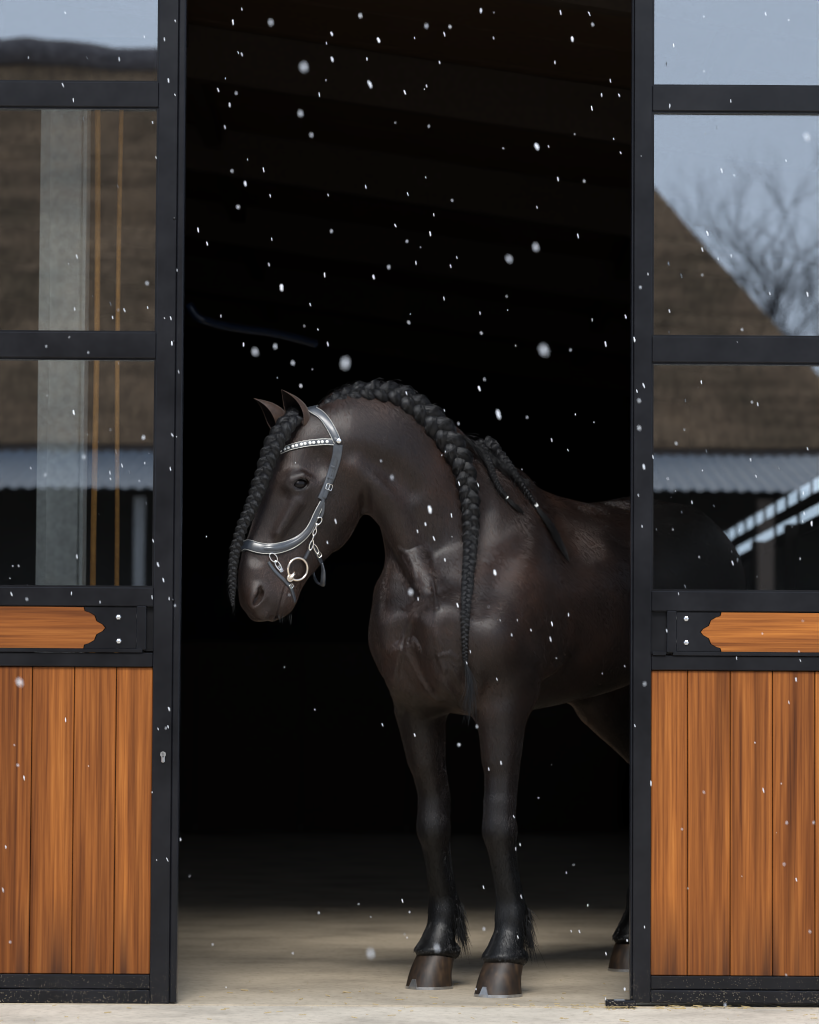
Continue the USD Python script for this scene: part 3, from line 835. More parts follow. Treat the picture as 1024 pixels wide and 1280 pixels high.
# -- the trunk
Z = np.array([0, 0, 1.0])
S = [-.29, -.22, -.12, .02, .15, .30, .50, .70, .90, 1.05, 1.2, 1.34, 1.44]
add(Loft(M0, -FD, Z, LD, S,
         [1.06, .96, .90, .88, .875, .89, .915, .945, .99, 1.05, 1.10, 1.14, 1.20],
         [1.18, 1.31, 1.45, 1.58, 1.635, 1.635, 1.605, 1.59, 1.61, 1.63, 1.60, 1.51, 1.36],
         [.09, .165, .205, .225, .24, .275, .315, .325, .315, .295, .265, .20, .08],
         [.2, .35, .5, .62, .68, .60, .38, .25, .2, .2, .25, .3, .3], 2.15), .02)
for e in (-1, 1):
    # shoulder blade, upper arm, breast, haunch
    add(Cone([bp(.16, .125 * e, 1.46), bp(.04, .185 * e, 1.30), bp(-.10, (.195 if e > 0 else .178) * e, 1.12)], [.085, .105, .098 if e > 0 else .090], LD, .75), .07)
    add(Cone([bp(-.12, (.19 if e > 0 else .17) * e, 1.12), bp(-.03, .19 * e, 1.03), bp(.03, .18 * e, .97)], [.090, .092, .085], LD, .8), .05)
    add(Ell(bp(.13, .215 * e, 1.16), (.12, .055, .15), [FD, LD, Z]), .06)
    add(Cone([bp(-.235, .085 * e, 1.17), bp(-.20, .095 * e, 1.03)], [.080, .072]), .07)
    add(Cone([bp(-.17, .08 * e, 1.02), bp(-.06, .12 * e, .93)], [.07, .06]), .06)
    add(Ell(bp(1.06, .185 * e, 1.36), (.22, .12, .23), [FD, LD, Z]), .08)
    add(Cone([bp(1.20, .18 * e, 1.32), bp(1.26, .18 * e, 1.12), bp(1.20, .175 * e, .95)], [.17, .15, .11], LD, .75), .08)
    add(Cone([bp(1.0, .19 * e, 1.2), bp(.98, .2 * e, 1.02)], [.14, .10], LD, .7), .07)
add(Cone([at(517, 700, .44), at(506, 745, .43), at(505, 790, .44)], [.075, .098, .09]), .05)
cut(Cone([bp(-.375, 0, 1.22), bp(-.335, 0, 1.10), bp(-.265, 0, .97)], [.02, .03, .03]), .06)      # furrow between the breast muscles
for e in (-1, 1):                                                                           # furrow between breast and upper arm
    cut(Cone([bp(-.325, .165 * e, 1.22), bp(-.29, .175 * e, 1.08), bp(-.22, .165 * e, .97)], [.012, .018, .016]), .05)


# -- legs
def fore_leg(px_knee, hoof, e, lat, tilt):
    """From the elbow to the fetlock; hoof is the middle of the hoof on the ground."""
    top = bp(-.012, .165 * e, 1.0)
    ax = nrm(hoof * [1, 1, 0] - top * [1, 1, 0] + [1e-9, 0, 0])
    kn = np.array([*(hoof[:2] + (top[:2] - hoof[:2]) * .30), .535])
    kn = kn + (at(px_knee, 1040, kn[1]) - kn) * [1, 0, 0]
    f = nrm(np.array([*lat, 0]))               # the way the foot points
    sd = np.array([-f[1], f[0], 0])
    fet = np.array([*(hoof[:2] - f[:2] * .062), .245])
    mid = kn * .5 + fet * .5
    add(Cone([top + Z * .05, top * .72 + kn * .28, top * .38 + kn * .62, kn + Z * .085], [.094, .072, .056, .051], sd, .97), .05)
    add(Cone([top * .75 + kn * .25 + f * .03, top * .45 + kn * .55 + f * .022], [.062, .045]), .03)       # extensor in front
    add(Ell(kn + f * .006 + Z * .012, (.052, .050, .085), [f, sd, Z]), .03)
    add(Ell(kn - f * .042 + Z * .035, (.018, .022, .03), [f, sd, Z]), .02)                                # bone behind the knee
    add(Cone([kn - Z * .03, mid + f * .004, fet + Z * .03], [.049, .040, .043], sd, .98), .03)
    add(Cone([kn - Z * .06 - f * .024, mid - f * .030, fet + Z * .02 - f * .026], [.022, .0185, .026]), .015)  # tendons
    for q in (-1, 1):                           # furrows between bone and tendon, and down the forearm
        cut(Cone([kn - Z * .08 - f * .012 + sd * q * .050, mid - f * .013 + sd * q * .0445, fet + Z * .06 - f * .012 + sd * q * .048], [.009, .012, .009]), .014)
        cut(Cone([top * .62 + kn * .38 - f * .015 + sd * q * .086, top * .25 + kn * .75 - f * .008 + sd * q * .066], [.012, .010]), .03)
    add(Ell(fet, (.047, .046, .050), [f, sd, Z]), .03)
    add(Ell(fet - f * .036 - Z * .012, (.030, .034, .044), [f, sd, Z]), .02)
    cor = np.array([*(hoof[:2] - f[:2] * .026), .118])
    add(Cone([fet - Z * .03, cor + Z * .012], [.044, .057]), .03)
    add(Ell(cor + Z * .004 + f * .004, (.069, .064, .024), [f, sd, Z]), .02)
    add(Ell(cor - f * .055 + Z * .0, (.028, .048, .03), [f, sd, Z]), .02)
    return kn, fet, cor, f, sd


HOOF_LF = np.array([*at(624, 1240, .385)[:2], 0.0])
HOOF_RF = np.array([*at(538, 1230, .70)[:2], 0.0])
FL = fore_leg(625.5, HOOF_LF, 1, (-.62, -.78), 0)
FRR = fore_leg(543, HOOF_RF, -1, (-.70, -.71), 0)


def hind_leg(hoof, e):
    f = FD
    st = bp(.98, .19 * e, 1.0)
    hock = np.array([*(hoof[:2] - f[:2] * .15), .60])
    fet = np.array([*(hoof[:2] - f[:2] * .075), .25])
    add(Cone([bp(1.16, .175 * e, 1.02), st * .35 + bp(1.2, .17 * e, .92) * .65, hock + Z * .12 + f * .02], [.15, .115, .06], LD, .8), .06)
    add(Cone([hock + Z * .14 - f * .05, hock + Z * .03 - f * .035], [.02, .028]), .03)
    add(Ell(hock, (.065, .05, .075), [f, LD, Z]), .03)
    add(Cone([hock - Z * .03, (hock + fet) / 2, fet + Z * .03], [.05, .038, .04]), .03)
    add(Ell(fet, (.05, .047, .05), [f, LD, Z]), .03)
    cor = np.array([*(hoof[:2] - f[:2] * .008), .115])
    add(Cone([fet - Z * .03, cor + Z * .01], [.044, .055]), .03)
    add(Ell(cor + f * .004, (.066, .060, .022), [f, LD, Z]), .02)
    return hock, fet, cor, f, LD


HOOF_LH = np.array([*bp(1.34, .16, 0)[:2], 0.0])
HOOF_RH = np.array([*at(788, 1208, 1.58)[:2], 0.0])
HL = hind_leg(HOOF_LH, 1)
HR = hind_leg(HOOF_RH, -1)

# -- the neck: flattened discs from the withers to the poll
NL = nrm([.50, -.86, 0])                       # the neck's left
NK = [((634, 652), .72, .135, .75), ((600, 668), .60, .24, .66), ((566, 676), .53, .215, .60), ((546, 642), .47, .178, .56), ((522, 598), .41, .164, .54), ((482, 566), .36, .166, .54), ((444, 560), .32, .150, .55), ((415, 558), .30, .12, .6)]
for (a, b) in zip(NK[:-1], NK[1:]):
    n = nrm(NL * .6 + LD * .4) if a[0][0] > 570 else NL
    add(Cone([at(*a[0], a[1]), at(*b[0], b[1])], [a[2], b[2]], n, (a[3] + b[3]) / 2), .045)
# the crest keeps thin and stands a little proud
CR = [(640, 606, .76), (600, 585, .64), (566, 556, .52), (535, 526, .45), (500, 505, .40), (460, 500, .36), (425, 508, .33)]
add(Cone([at(*c) for c in CR], [.045, .05, .045, .042, .042, .04, .04]), .05)

# -- the head
HFWD = nrm([-.906, -.42, 0])
HD = nrm(HFWD * .31 - Z * .95)                 # down the face
HF = nrm(HFWD - HD * (HFWD @ HD))              # out of the forehead
HL_ = np.cross(HD, HF)
HL_ = HL_ if HL_[1] < 0 else -HL_              # the head's left, towards the camera
HP = at(388, 512, .30)


def med(px, py):
    """(down, forward) of the place in the head's middle plane that shows at (px, py)."""
    d = ray(px, py)
    p = CAM + d * (((HP - CAM) @ HL_) / (d @ HL_)) - HP
    return p @ HD, p @ HF


def hp(s, f, l):
    return HP + HD * s + HF * f + HL_ * l


FRONT = np.array([med(*q) for q in [(372, 512), (354, 540), (342, 565), (333, 590), (327, 615), (321, 640), (314, 664), (306, 683), (301, 705), (299, 725), (300, 742), (305, 757), (314, 769), (326, 777)]])
BACK = np.array([med(*q) for q in [(404, 512), (436, 560), (450, 590), (453, 610), (452, 630), (447, 650), (439, 667), (428, 682), (412, 694), (400, 706), (391, 717), (381, 727), (374, 738), (369, 751), (363, 763), (352, 772), (340, 777)]])
hs = np.linspace(max(FRONT[:, 0].min(), BACK[:, 0].min()) + .002, min(FRONT[:, 0].max(), BACK[:, 0].max()) - .001, 26)
o1, o2 = np.argsort(FRONT[:, 0]), np.argsort(BACK[:, 0])
hf1 = np.interp(hs, FRONT[o1, 0], FRONT[o1, 1])
hf0 = np.interp(hs, BACK[o2, 0], BACK[o2, 1])
H1 = hs[-1]
hw = PchipInterpolator([hs[0], .06, .13, .22, .30, .38, .46, .54, .60, .64, H1], [.06, .083, .098, .103, .094, .076, .063, .060, .060, .050, .018])(hs)
heg = PchipInterpolator([hs[0], .15, .30, .45, .55, H1], [-.1, -.45, -.35, .05, .12, .05])(hs)
add(Loft(HP, HD, HF, HL_, hs, hf0, hf1, hw, heg, 2.35), .03)


def march(px, py, ops=None, y0=-.6, far=2.4):
    """Where the sight line of the photograph's (px, py) meets the horse; px, py may be arrays."""
    px, py = np.atleast_1d(px).astype(float), np.atleast_1d(py).astype(float)
    D = np.array([ray(a, b) for a, b in zip(px, py)])
    t = (y0 - CAM[1]) / D[:, 1]
    hit = np.zeros(len(t), bool)
    best, bt = np.full(len(t), 9.0), t.copy()
    for _ in range(400):
        p = CAM + D * t[:, None]
        d = field(p, ops)
        hit |= d < .0006
        closer = d < best
        best, bt = np.where(closer, d, best), np.where(closer, t, bt)
        t = np.where(hit, t, t + np.clip(d * .6, .0006, .04))
        if (hit | (p[:, 1] > far)).all():
            break
    return CAM + D * np.where(hit, t, bt)[:, None]           # a sight line that misses gives its closest place


def grad(p, ops=None, e=.0015):
    g = np.stack([field(p + d, ops) - field(p - d, ops) for d in np.eye(3) * e], 1)
    return g / (np.linalg.norm(g, axis=1, keepdims=True) + 1e-9)


def loc(p):
    q = p - HP
    return np.stack([q @ HD, q @ HF, q @ HL_], -1)


def both(px, py, dl=0.0):
    """The head's surface place at (px, py), and its mirror image on the other side."""
    q = loc(march(px, py))[0]
    return [hp(q[0], q[1], (q[2] + dl) * e) for e in (1, -1)]


EYE = both(376, 605)
eye_s, eye_f, eye_l = loc(EYE[0])
AX = [HD, HF, HL_]
for k, e in enumerate((1, -1)):
    L = HL_ * e
    # cheek (masseter), its round rear edge, facial crest, orbit
    add(Ell(hp(.245, loc(march(420, 625))[0][1] + .005, .050 * e), (.118, .095, .040), AX), .02)
    add(Cone([hp(eye_s + .055, eye_f - .01, .083 * e), hp(eye_s + .16, eye_f + .01, .062 * e)], [.017, .010]), .03)
    add(Ell(EYE[k] - L * .018, (.040, .048, .030), AX), .025)
    add(Cone([hp(eye_s - .034, eye_f - .030, (eye_l - .002) * e), hp(eye_s - .026, eye_f + .002, (eye_l + .003) * e), hp(eye_s - .004, eye_f + .030, (eye_l - .006) * e)], [.009, .0135, .009]), .012)
    add(Cone([hp(eye_s + .004, eye_f - .032, (eye_l - .004) * e), hp(eye_s + .022, eye_f + .000, (eye_l - .001) * e), hp(eye_s + .022, eye_f + .024, (eye_l - .006) * e)], [.006, .008, .006]), .010)
    cut(Ell(hp(eye_s - .080, eye_f - .03, (eye_l + .017) * e), (.032, .026, .016), AX), .04)                  # hollow above the eye
    # nostril: raised rim and a hollow comma
    N = both(322.5, 747)[k]
    ns, nf, nl = loc(N)
    add(Ell(N - L * .012, (.042, .030, .022), AX), .02)
    cut(Ell(N + L * .004 + HD * .002, (.026, .0105, .020), [nrm(HD + HF * .25), nrm(HF - HD * .25), L]), .008)
    cut(Ell(N + L * .006 - HD * .022 + HF * .003, (.012, .006, .010), AX), .008)
    add(Ell(hp(ns + .036, nf - .036, .026 * e), (.026, .030, .024), AX), .02)                               # upper lip
cut(Cone([hp(.42, np.interp(.42, hs, hf0) - .012, 0), hp(.50, np.interp(.50, hs, hf0) - .004, 0)], [.014, .012]), .03)      # between the jaw bones
# chin and lower lip
cs, cf = med(364, 752)
add(Ell(hp(cs - .01, cf + .022, 0), (.034, .028, .034), AX), .015)
# the mouth's line, both sides
mouth = [loc(p) for p in march([347, 351, 354.5, 357, 360], [771, 757, 744, 733, 723])]
for e in (1, -1):
    cut(Cone([hp(q[0], q[1], (q[2] + .0005) * e) for q in mouth], [.0045, .0045, .0042, .004, .003]), .006)
q = mouth[0]
cut(Cone([hp(q[0], q[1], q[2]), hp(q[0] + .002, q[1] + .004, 0), hp(q[0], q[1], -q[2])], [.0045, .0045, .0045]), .006)
for a, b, c, d in (([(350, 622), (332, 664), (320, 696)], .016, [.012, .013, .012], .035), ([(388, 640), (368, 672), (352, 702)], .029, [.014, .016, .013], .045), ([(457, 588), (460, 612), (456, 636)], .005, [.008, .010, .009], .026)):
    P_ = march(*np.array(a, float).T); P_ = P_ + grad(P_) * b
    Q_ = loc(P_)
    cut(Cone(P_, c), d)
    cut(Cone([hp(x, y, -z) for x, y, z in Q_], c), d)
# eye sockets
for k, e in enumerate((1, -1)):
    cut(Ell(EYE[k] + HL_ * e * .006, (.0182, .0252, .018), [nrm(HD - HF * .55), nrm(HF + HD * .55), HL_]), .004)

# -- folds and bands of the neck's near side, laid on by sight and kept shallow
def on(pts, lift):
    P = march(*np.array(pts, float).T)
    return P + grad(P) * lift


add(Cone(on([(449, 578), (470, 605), (490, 640), (512, 690), (533, 735)], -.021), [.030, .036, .040, .044, .046]), .03)      # brachiocephalic band
cut(Cone(on([(446, 570), (468, 580), (492, 592), (515, 612)], .014), [.012, .022, .024, .012]), .055)                                        # hollow above it
cut(Cone(on([(473, 660), (492, 700), (514, 750)], .012), [.010, .014, .012]), .035)                                        # jugular furrow
cut(Cone(on([(606, 640), (602, 700), (592, 760)], .024), [.016, .022, .018]), .05)                                        # in front of the shoulder
add(Cone(on([(503, 812), (520, 845), (545, 872)], -.012), [.014, .016, .014]), .03)
add(Cone(on([(498, 812), (490, 850), (497, 890)], -.010), [.013, .016, .014]), .02)


# veins and skin folds of the breast
for pts, r_ in (([(541, 722), (546, 760), (545, 795), (549, 822), (557, 844)], .0052), ([(549, 820), (562, 817), (573, 824)], .0040), ([(517, 768), (506, 792), (501, 812), (495, 838), (492, 858)], .0044),
                ([(503, 812), (513, 825), (524, 847), (538, 868)], .0030), ([(499, 686), (510, 692), (516, 706), (519, 722)], .0042), ([(545, 760), (536, 745), (526, 737)], .0036)):
    add(Cone(on(pts, -.0036), [r_ * .8] + [r_] * (len(pts) - 2) + [r_ * .6]), .012)
cut(Cone(on([(560, 846), (575, 868), (590, 890)], .004), [.008, .010, .008]), .025)


def surface_net(fn, lo, hi, h, block=6):
    n = np.ceil((hi - lo) / h).astype(int)
    n = ((n + block - 1) // block) * block
    cg = [lo[k] + (np.arange(n[k] // block) + .5) * block * h for k in range(3)]
    C = np.stack(np.meshgrid(*cg, indexing='ij'), -1)
    fc = fn(C.reshape(-1, 3)).reshape(C.shape[:3])
    live = np.abs(fc) < block * h * 1.3
    F = np.repeat(np.repeat(np.repeat(fc, block, 0), block, 1), block, 2)
    Lm = np.repeat(np.repeat(np.repeat(live, block, 0), block, 1), block, 2)
    idx = np.argwhere(Lm)
    F[Lm] = fn(lo + (idx + .0) * h)
    F[np.abs(F) < 1e-7] = 1e-7
    ins = F < 0
    c = ins[:-1, :-1, :-1].astype(np.int8)
    tot = np.zeros_like(c)
    for a in np.ndindex(2, 2, 2):
        tot += ins[a[0]:a[0] + c.shape[0], a[1]:a[1] + c.shape[1], a[2]:a[2] + c.shape[2]]
    act = (tot > 0) & (tot < 8)
    ids = np.argwhere(act)
    num = -np.ones(act.shape, np.int64)
    num[act] = np.arange(len(ids))
    corner = np.array(list(np.ndindex(2, 2, 2)))
    val = np.stack([F[tuple((ids + k).T)] for k in corner], 1)
    acc, cnt = np.zeros((len(ids), 3)), np.zeros(len(ids))
    for i in range(8):
        for j in range(i + 1, 8):
            if np.abs(corner[i] - corner[j]).sum() == 1:
                x = (val[:, i] < 0) != (val[:, j] < 0)
                t = np.where(x, val[:, i] / np.where(x, val[:, i] - val[:, j], 1), 0)
                acc += np.where(x[:, None], corner[i] + t[:, None] * (corner[j] - corner[i]), 0)
                cnt += x
    V = lo + (ids + acc / cnt[:, None]) * h
    faces = []
    for ax in range(3):
        o = np.eye(3, dtype=int)[ax]
        A = ins[tuple(slice(0, s - o[k]) for k, s in enumerate(ins.shape))]
        B = ins[tuple(slice(o[k], s) for k, s in enumerate(ins.shape))]
        e = np.argwhere(A != B)
        b, c2 = [k for k in range(3) if k != ax]
        ok = (e[:, b] > 0) & (e[:, c2] > 0) & (e[:, b] < ins.shape[b] - 1) & (e[:, c2] < ins.shape[c2] - 1)
        e = e[ok]
        ub, uc = np.eye(3, dtype=int)[b], np.eye(3, dtype=int)[c2]
        q = np.stack([num[tuple((e - ub - uc).T)], num[tuple((e - uc).T)], num[tuple(e.T)], num[tuple((e - ub).T)]], 1)
        flip = ~ins[tuple(e.T)]
        if ax == 1:
            flip = ~flip
        q[flip] = q[flip][:, ::-1]
        faces.append(q[(q >= 0).all(1)])
    q = np.vstack(faces)
    return V, np.vstack([q[:, [0, 1, 2]], q[:, [0, 2, 3]]])


def refine(V, F, mark):
    """Halves the edges of the marked triangles without opening cracks."""
    E = np.sort(np.stack([F[:, [0, 1]], F[:, [1, 2]], F[:, [2, 0]]], 1), axis=2)
    key = E[..., 0] * (len(V) + 1) + E[..., 1]
    split = np.unique(key[mark])
    has = np.isin(key, split)
    pos = np.searchsorted(split, key)
    mid = np.where(has, pos + len(V), -1)
    a, b = split // (len(V) + 1), split % (len(V) + 1)
    V2 = np.vstack([V, (V[a] + V[b]) / 2])
    out, n = [F[~has.any(1)]], has.sum(1)
    f3 = n == 3
    f, m = F[f3], mid[f3]
    out += [np.stack([f[:, 0], m[:, 0], m[:, 2]], 1), np.stack([f[:, 1], m[:, 1], m[:, 0]], 1), np.stack([f[:, 2], m[:, 2], m[:, 1]], 1), m]
    for r in range(3):
        p = [r, (r + 1) % 3, (r + 2) % 3]
        s = (n == 1) & has[:, r]
        f, m = F[s], mid[s][:, r]
        out += [np.stack([f[:, p[0]], m, f[:, p[2]]], 1), np.stack([m, f[:, p[1]], f[:, p[2]]], 1)]
        s = (n == 2) & ~has[:, r]
        f, m1, m2 = F[s], mid[s][:, p[1]], mid[s][:, p[2]]
        out += [np.stack([f[:, p[0]], f[:, p[1]], m1], 1), np.stack([f[:, p[0]], m1, m2], 1), np.stack([m2, m1, f[:, p[2]]], 1)]
    return V2, np.vstack(out)


def snap(V, fn, n=3, cap=.004):
    for _ in range(n):
        e = .0008
        g = np.stack([fn(V + d) - fn(V - d) for d in np.eye(3) * e], 1) / (2 * e)
        g2 = (g * g).sum(1)
        V = V - g * np.clip(fn(V) / np.maximum(g2, .05), -cap, cap)[:, None]
    return V


lo_ = np.min([p.lo for s, p, k in OPS if s == '+'], axis=0) - .05
hi_ = np.max([p.hi for s, p, k in OPS if s == '+'], axis=0) + .05
lo_[2] = .06
BV, BF = surface_net(field, lo_, hi_, .0095)
BV = snap(BV, field, 2)
q = loc(BV)
inhead = (q[:, 0] > -.05) & (q[:, 1] > -.16) & (q[:, 0] < .75) & (np.abs(q[:, 2]) < .17)
BV, BF = refine(BV, BF, inhead[BF].any(1))
q = loc(BV)
fine = (q[:, 0] > .10) & (q[:, 1] > -.10) & (q[:, 0] < .75) & (q[:, 2] > .0) & (q[:, 2] < .17)
BV, BF = refine(BV, BF, fine[BF].any(1))
s_ = (BV - M0) @ -FD
front = (s_ < .12) & (BV[:, 2] > .82) & (BV[:, 2] < 1.5) & ((BV - M0) @ LD > -.32) & (loc(BV)[:, 1] < -.16)
BV, BF = refine(BV, BF, front[BF].any(1))
s_ = (BV - M0) @ -FD
front = (s_ < .0) & (BV[:, 2] > .86) & (BV[:, 2] < 1.42) & ((BV - M0) @ LD < .20) & (loc(BV)[:, 1] < -.16)
BV, BF = refine(BV, BF, front[BF].any(1))
BV = snap(BV, field, 2)
vol = np.einsum('ij,ij->', BV[BF[:, 0]], np.cross(BV[BF[:, 1]], BV[BF[:, 2]]))
if vol < 0:
    BF = BF[:, ::-1]
print('horse body', len(BV), len(BF))

horse = thing('horse', 'dark brown horse with braided mane and bridle standing in the open stable doorway', 'horse', (M0[0], M0[1], 0))
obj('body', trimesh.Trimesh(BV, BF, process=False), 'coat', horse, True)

# the short coat itself: hairs that lie down the neck, along the barrel and down the legs
rc = np.random.default_rng(31)
tri = BV[BF]
fn_ = np.cross(tri[:, 1] - tri[:, 0], tri[:, 2] - tri[:, 0])
ar = np.linalg.norm(fn_, axis=1)
fn_ = fn_ / ar[:, None].clip(1e-12)
cen = tri.mean(1)
q = loc(cen)
onhead = (q[:, 0] > .02) & (q[:, 0] < .75) & (q[:, 1] > -.16) & (np.abs(q[:, 2]) < .16)
hd_ = np.clip((q[:, 1] + .22) / .14, 0, 1) * np.clip((q[:, 0] + .04) / .08, 0, 1) * (np.abs(q[:, 2]) < .18) * (q[:, 0] < .8)      # how much of a place belongs to the head
wgt = ar * (1 + 1.2 * hd_) * np.where(fn_[:, 1] > .45, 0.12, 1.0)
NH = 400000
pick = rc.choice(len(BF), NH, p=wgt / wgt.sum())
b1, b2 = rc.random(NH), rc.random(NH)
fl_ = b1 + b2 > 1
b1[fl_], b2[fl_] = 1 - b1[fl_], 1 - b2[fl_]
hpnt = tri[pick, 0] + b1[:, None] * (tri[pick, 1] - tri[pick, 0]) + b2[:, None] * (tri[pick, 2] - tri[pick, 0])
hn = fn_[pick]
oh = rc.random(NH) < hd_[pick]
flow = np.where(oh[:, None], HD[None] * 1.0 - HF[None] * .15, (-FD * .55 - Z * .85)[None])
low = hpnt[:, 2] < .8
flow[low] = -Z - FD * .1
swirl = np.stack([meshkit.fbm(hpnt * 7.0 + 9 * k, 3, 40 + k) - .5 for k in range(3)], 1) * 1.1
flow = flow + swirl + rc.normal(0, .09, (NH, 3))
flow = flow - hn * (flow * hn).sum(1, keepdims=True)
flow /= np.linalg.norm(flow, axis=1, keepdims=True) + 1e-9
ln_ = np.where(oh, .006, .011) * rc.uniform(.6, 1.3, NH)
lift_ = rc.uniform(.06, .18, NH)
H0 = hpnt - hn * .0006
H1_ = hpnt + flow * (ln_ * .5)[:, None] + hn * (ln_ * lift_ * .5)[:, None]
H2_ = hpnt + flow * ln_[:, None] + hn * (ln_ * lift_ * .62)[:, None]
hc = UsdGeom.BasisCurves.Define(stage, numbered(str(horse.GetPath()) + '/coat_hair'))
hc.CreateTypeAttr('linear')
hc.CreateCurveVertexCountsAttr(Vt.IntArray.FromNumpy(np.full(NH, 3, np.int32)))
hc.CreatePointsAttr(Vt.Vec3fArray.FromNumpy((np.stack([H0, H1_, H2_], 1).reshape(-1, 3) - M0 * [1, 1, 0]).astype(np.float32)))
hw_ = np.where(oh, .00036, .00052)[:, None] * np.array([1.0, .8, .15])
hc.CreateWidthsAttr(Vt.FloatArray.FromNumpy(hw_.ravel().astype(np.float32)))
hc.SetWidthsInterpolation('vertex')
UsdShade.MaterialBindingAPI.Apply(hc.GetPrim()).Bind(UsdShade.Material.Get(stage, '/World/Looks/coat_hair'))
tag(hc, kind='stuff')

# ------------------------------------------------------------------ the horse's eyes, ears, hooves and hair
for k, e in enumerate((1, -1)):
    ax_ = np.stack([nrm(HD - HF * .55), nrm(HF + HD * .55), HL_])
    b = trimesh.creation.icosphere(4, 1.0)
    b = trimesh.Trimesh((np.array(b.vertices) * [.0225, .0285, .0235]) @ ax_ + EYE[k] - HL_ * e * .0165, b.faces, process=False)
    obj('eye', b, 'eye_black', horse, True)
    t_ = np.linspace(0, 2 * np.pi, 57)
    u_, v_ = .0262 * np.cos(t_), .0172 * np.sin(t_) * (1 - .45 * np.abs(np.cos(t_)) ** 2.2)
    w_ = .0235 * np.sqrt(np.clip(1 - (v_ / .0225) ** 2 - (u_ / .0285) ** 2, 0, 1)) - .0165
    lid = EYE[k] + ax_[1] * u_[:, None] + ax_[0] * v_[:, None] + HL_ * e * (w_ + .0006)[:, None]
    obj('eyelid', tube(lid, np.where(v_ < 0, .0036, .0032), 10, cap=False, N=np.repeat([HL_ * e], 57, 0)), 'eye_skin', horse, True)


def ear(base, tip, open_, length_side, name_mat='coat'):
    base, tip = np.array(base), np.array(tip)
    ax = tip - base
    L = np.linalg.norm(ax); ax = ax / L
    o = nrm(open_ - ax * (np.array(open_) @ ax))
    sd = np.cross(ax, o)
    nu, nv = 26, 25
    R = PchipInterpolator([0, .12, .35, .6, .85, 1], [.026, .032, .038, .030, .013, .0012])
    half = PchipInterpolator([0, .2, .5, 1], [2.9, 2.35, 1.9, 1.45])
    bend = PchipInterpolator([0, .4, 1], [-.012, -.016, 0])
    V = []
    for inner in (0, 1):
        for i in range(nu):
            u = i / (nu - 1)
            r, h = float(R(u)), float(half(u))
            if inner:
                r = max(r - .0035 * (1 - u * .7), r * .3)
            for j in range(nv):
                f = (-1 + 2 * j / (nv - 1))
                a = f * h * (1 if not inner else .985)
                V.append(base + ax * L * u + o * float(bend(u)) - o * r * math.cos(a) + sd * r * math.sin(a) * .92)
    n = nu * nv
    i, j = np.meshgrid(np.arange(nu - 1), np.arange(nv - 1), indexing='ij')
    k = i * nv + j
    q = np.stack([k, k + 1, k + nv + 1, k + nv], -1).reshape(-1, 4)
    q2 = q[:, ::-1] + n
    rim = []
    for col in (0, nv - 1):
        c = np.arange(nu - 1) * nv + col
        s = np.stack([c, c + nv, c + nv + n, c + n], 1)
        rim.append(s if col == 0 else s[:, ::-1])
    V = np.array(V)
    q = np.vstack([q] + rim)
    return trimesh.Trimesh(V, np.vstack([q[:, [0, 1, 2]], q[:, [0, 2, 3]]]), process=False), trimesh.Trimesh(V, np.vstack([q2[:, [0, 1, 2]], q2[:, [0, 2, 3]]]), process=False)


for (b_, t_, o_, e_, lb) in ((at(379, 537, .235), at(351.5, 487, .17), np.array([-.50, -.86, -.10]), 1, 'near ear, pricked forward'), (at(352, 543, .345), at(317, 498, .29), np.array([-.86, -.45, -.20]), -1, 'far ear behind the forelock braid')):
    outer, inner = ear(b_, t_, o_, e_)
    eo = obj('ear', outer, 'ear_coat', horse, 50, label=lb)
    obj('inner_ear', inner, 'ear_inside', eo, 50)


def hoof_mesh(c, f, sd, toe=.080, heel=.066, side=.070, h=.112):
    nu, nv = 9, 40
    V = []
    for i in range(nu):
        u = i / (nu - 1)
        z = .009 + (h - .009) * u
        t = 1 - u
        fc = -.028 * u + (.007 * math.sin(u * 3.1))
        rf, rb, rs = toe * t + .060 * u, heel * t + .052 * u, side * t + .0585 * u
        for j in range(nv):
            a = 2 * math.pi * j / nv
            ca, sa = math.cos(a), math.sin(a)
            zz = z - (.022 * u * (0.5 - .5 * ca))
            V.append(np.array([c[0], c[1], 0]) + f * (fc + (rf if ca > 0 else rb) * np.sign(ca) * abs(ca) ** .85) + sd * rs * np.sign(sa) * abs(sa) ** .9 + Z * zz)
    i, j = np.meshgrid(np.arange(nu - 1), np.arange(nv), indexing='ij')
    q = np.stack([i * nv + j, i * nv + (j + 1) % nv, (i + 1) * nv + (j + 1) % nv, (i + 1) * nv + j], -1).reshape(-1, 4)
    V = np.array(V)
    n = len(V)
    V = np.vstack([V, V[:nv].mean(0), V[-nv:].mean(0)])
    k = np.arange(nv)
    F = np.vstack([q[:, [0, 1, 2]], q[:, [0, 2, 3]], np.stack([(k + 1) % nv, k, np.full(nv, n)], 1), np.stack([(nu - 1) * nv + k, (nu - 1) * nv + (k + 1) % nv, np.full(nv, n + 1)], 1)])
    return trimesh.Trimesh(V, F, process=False)


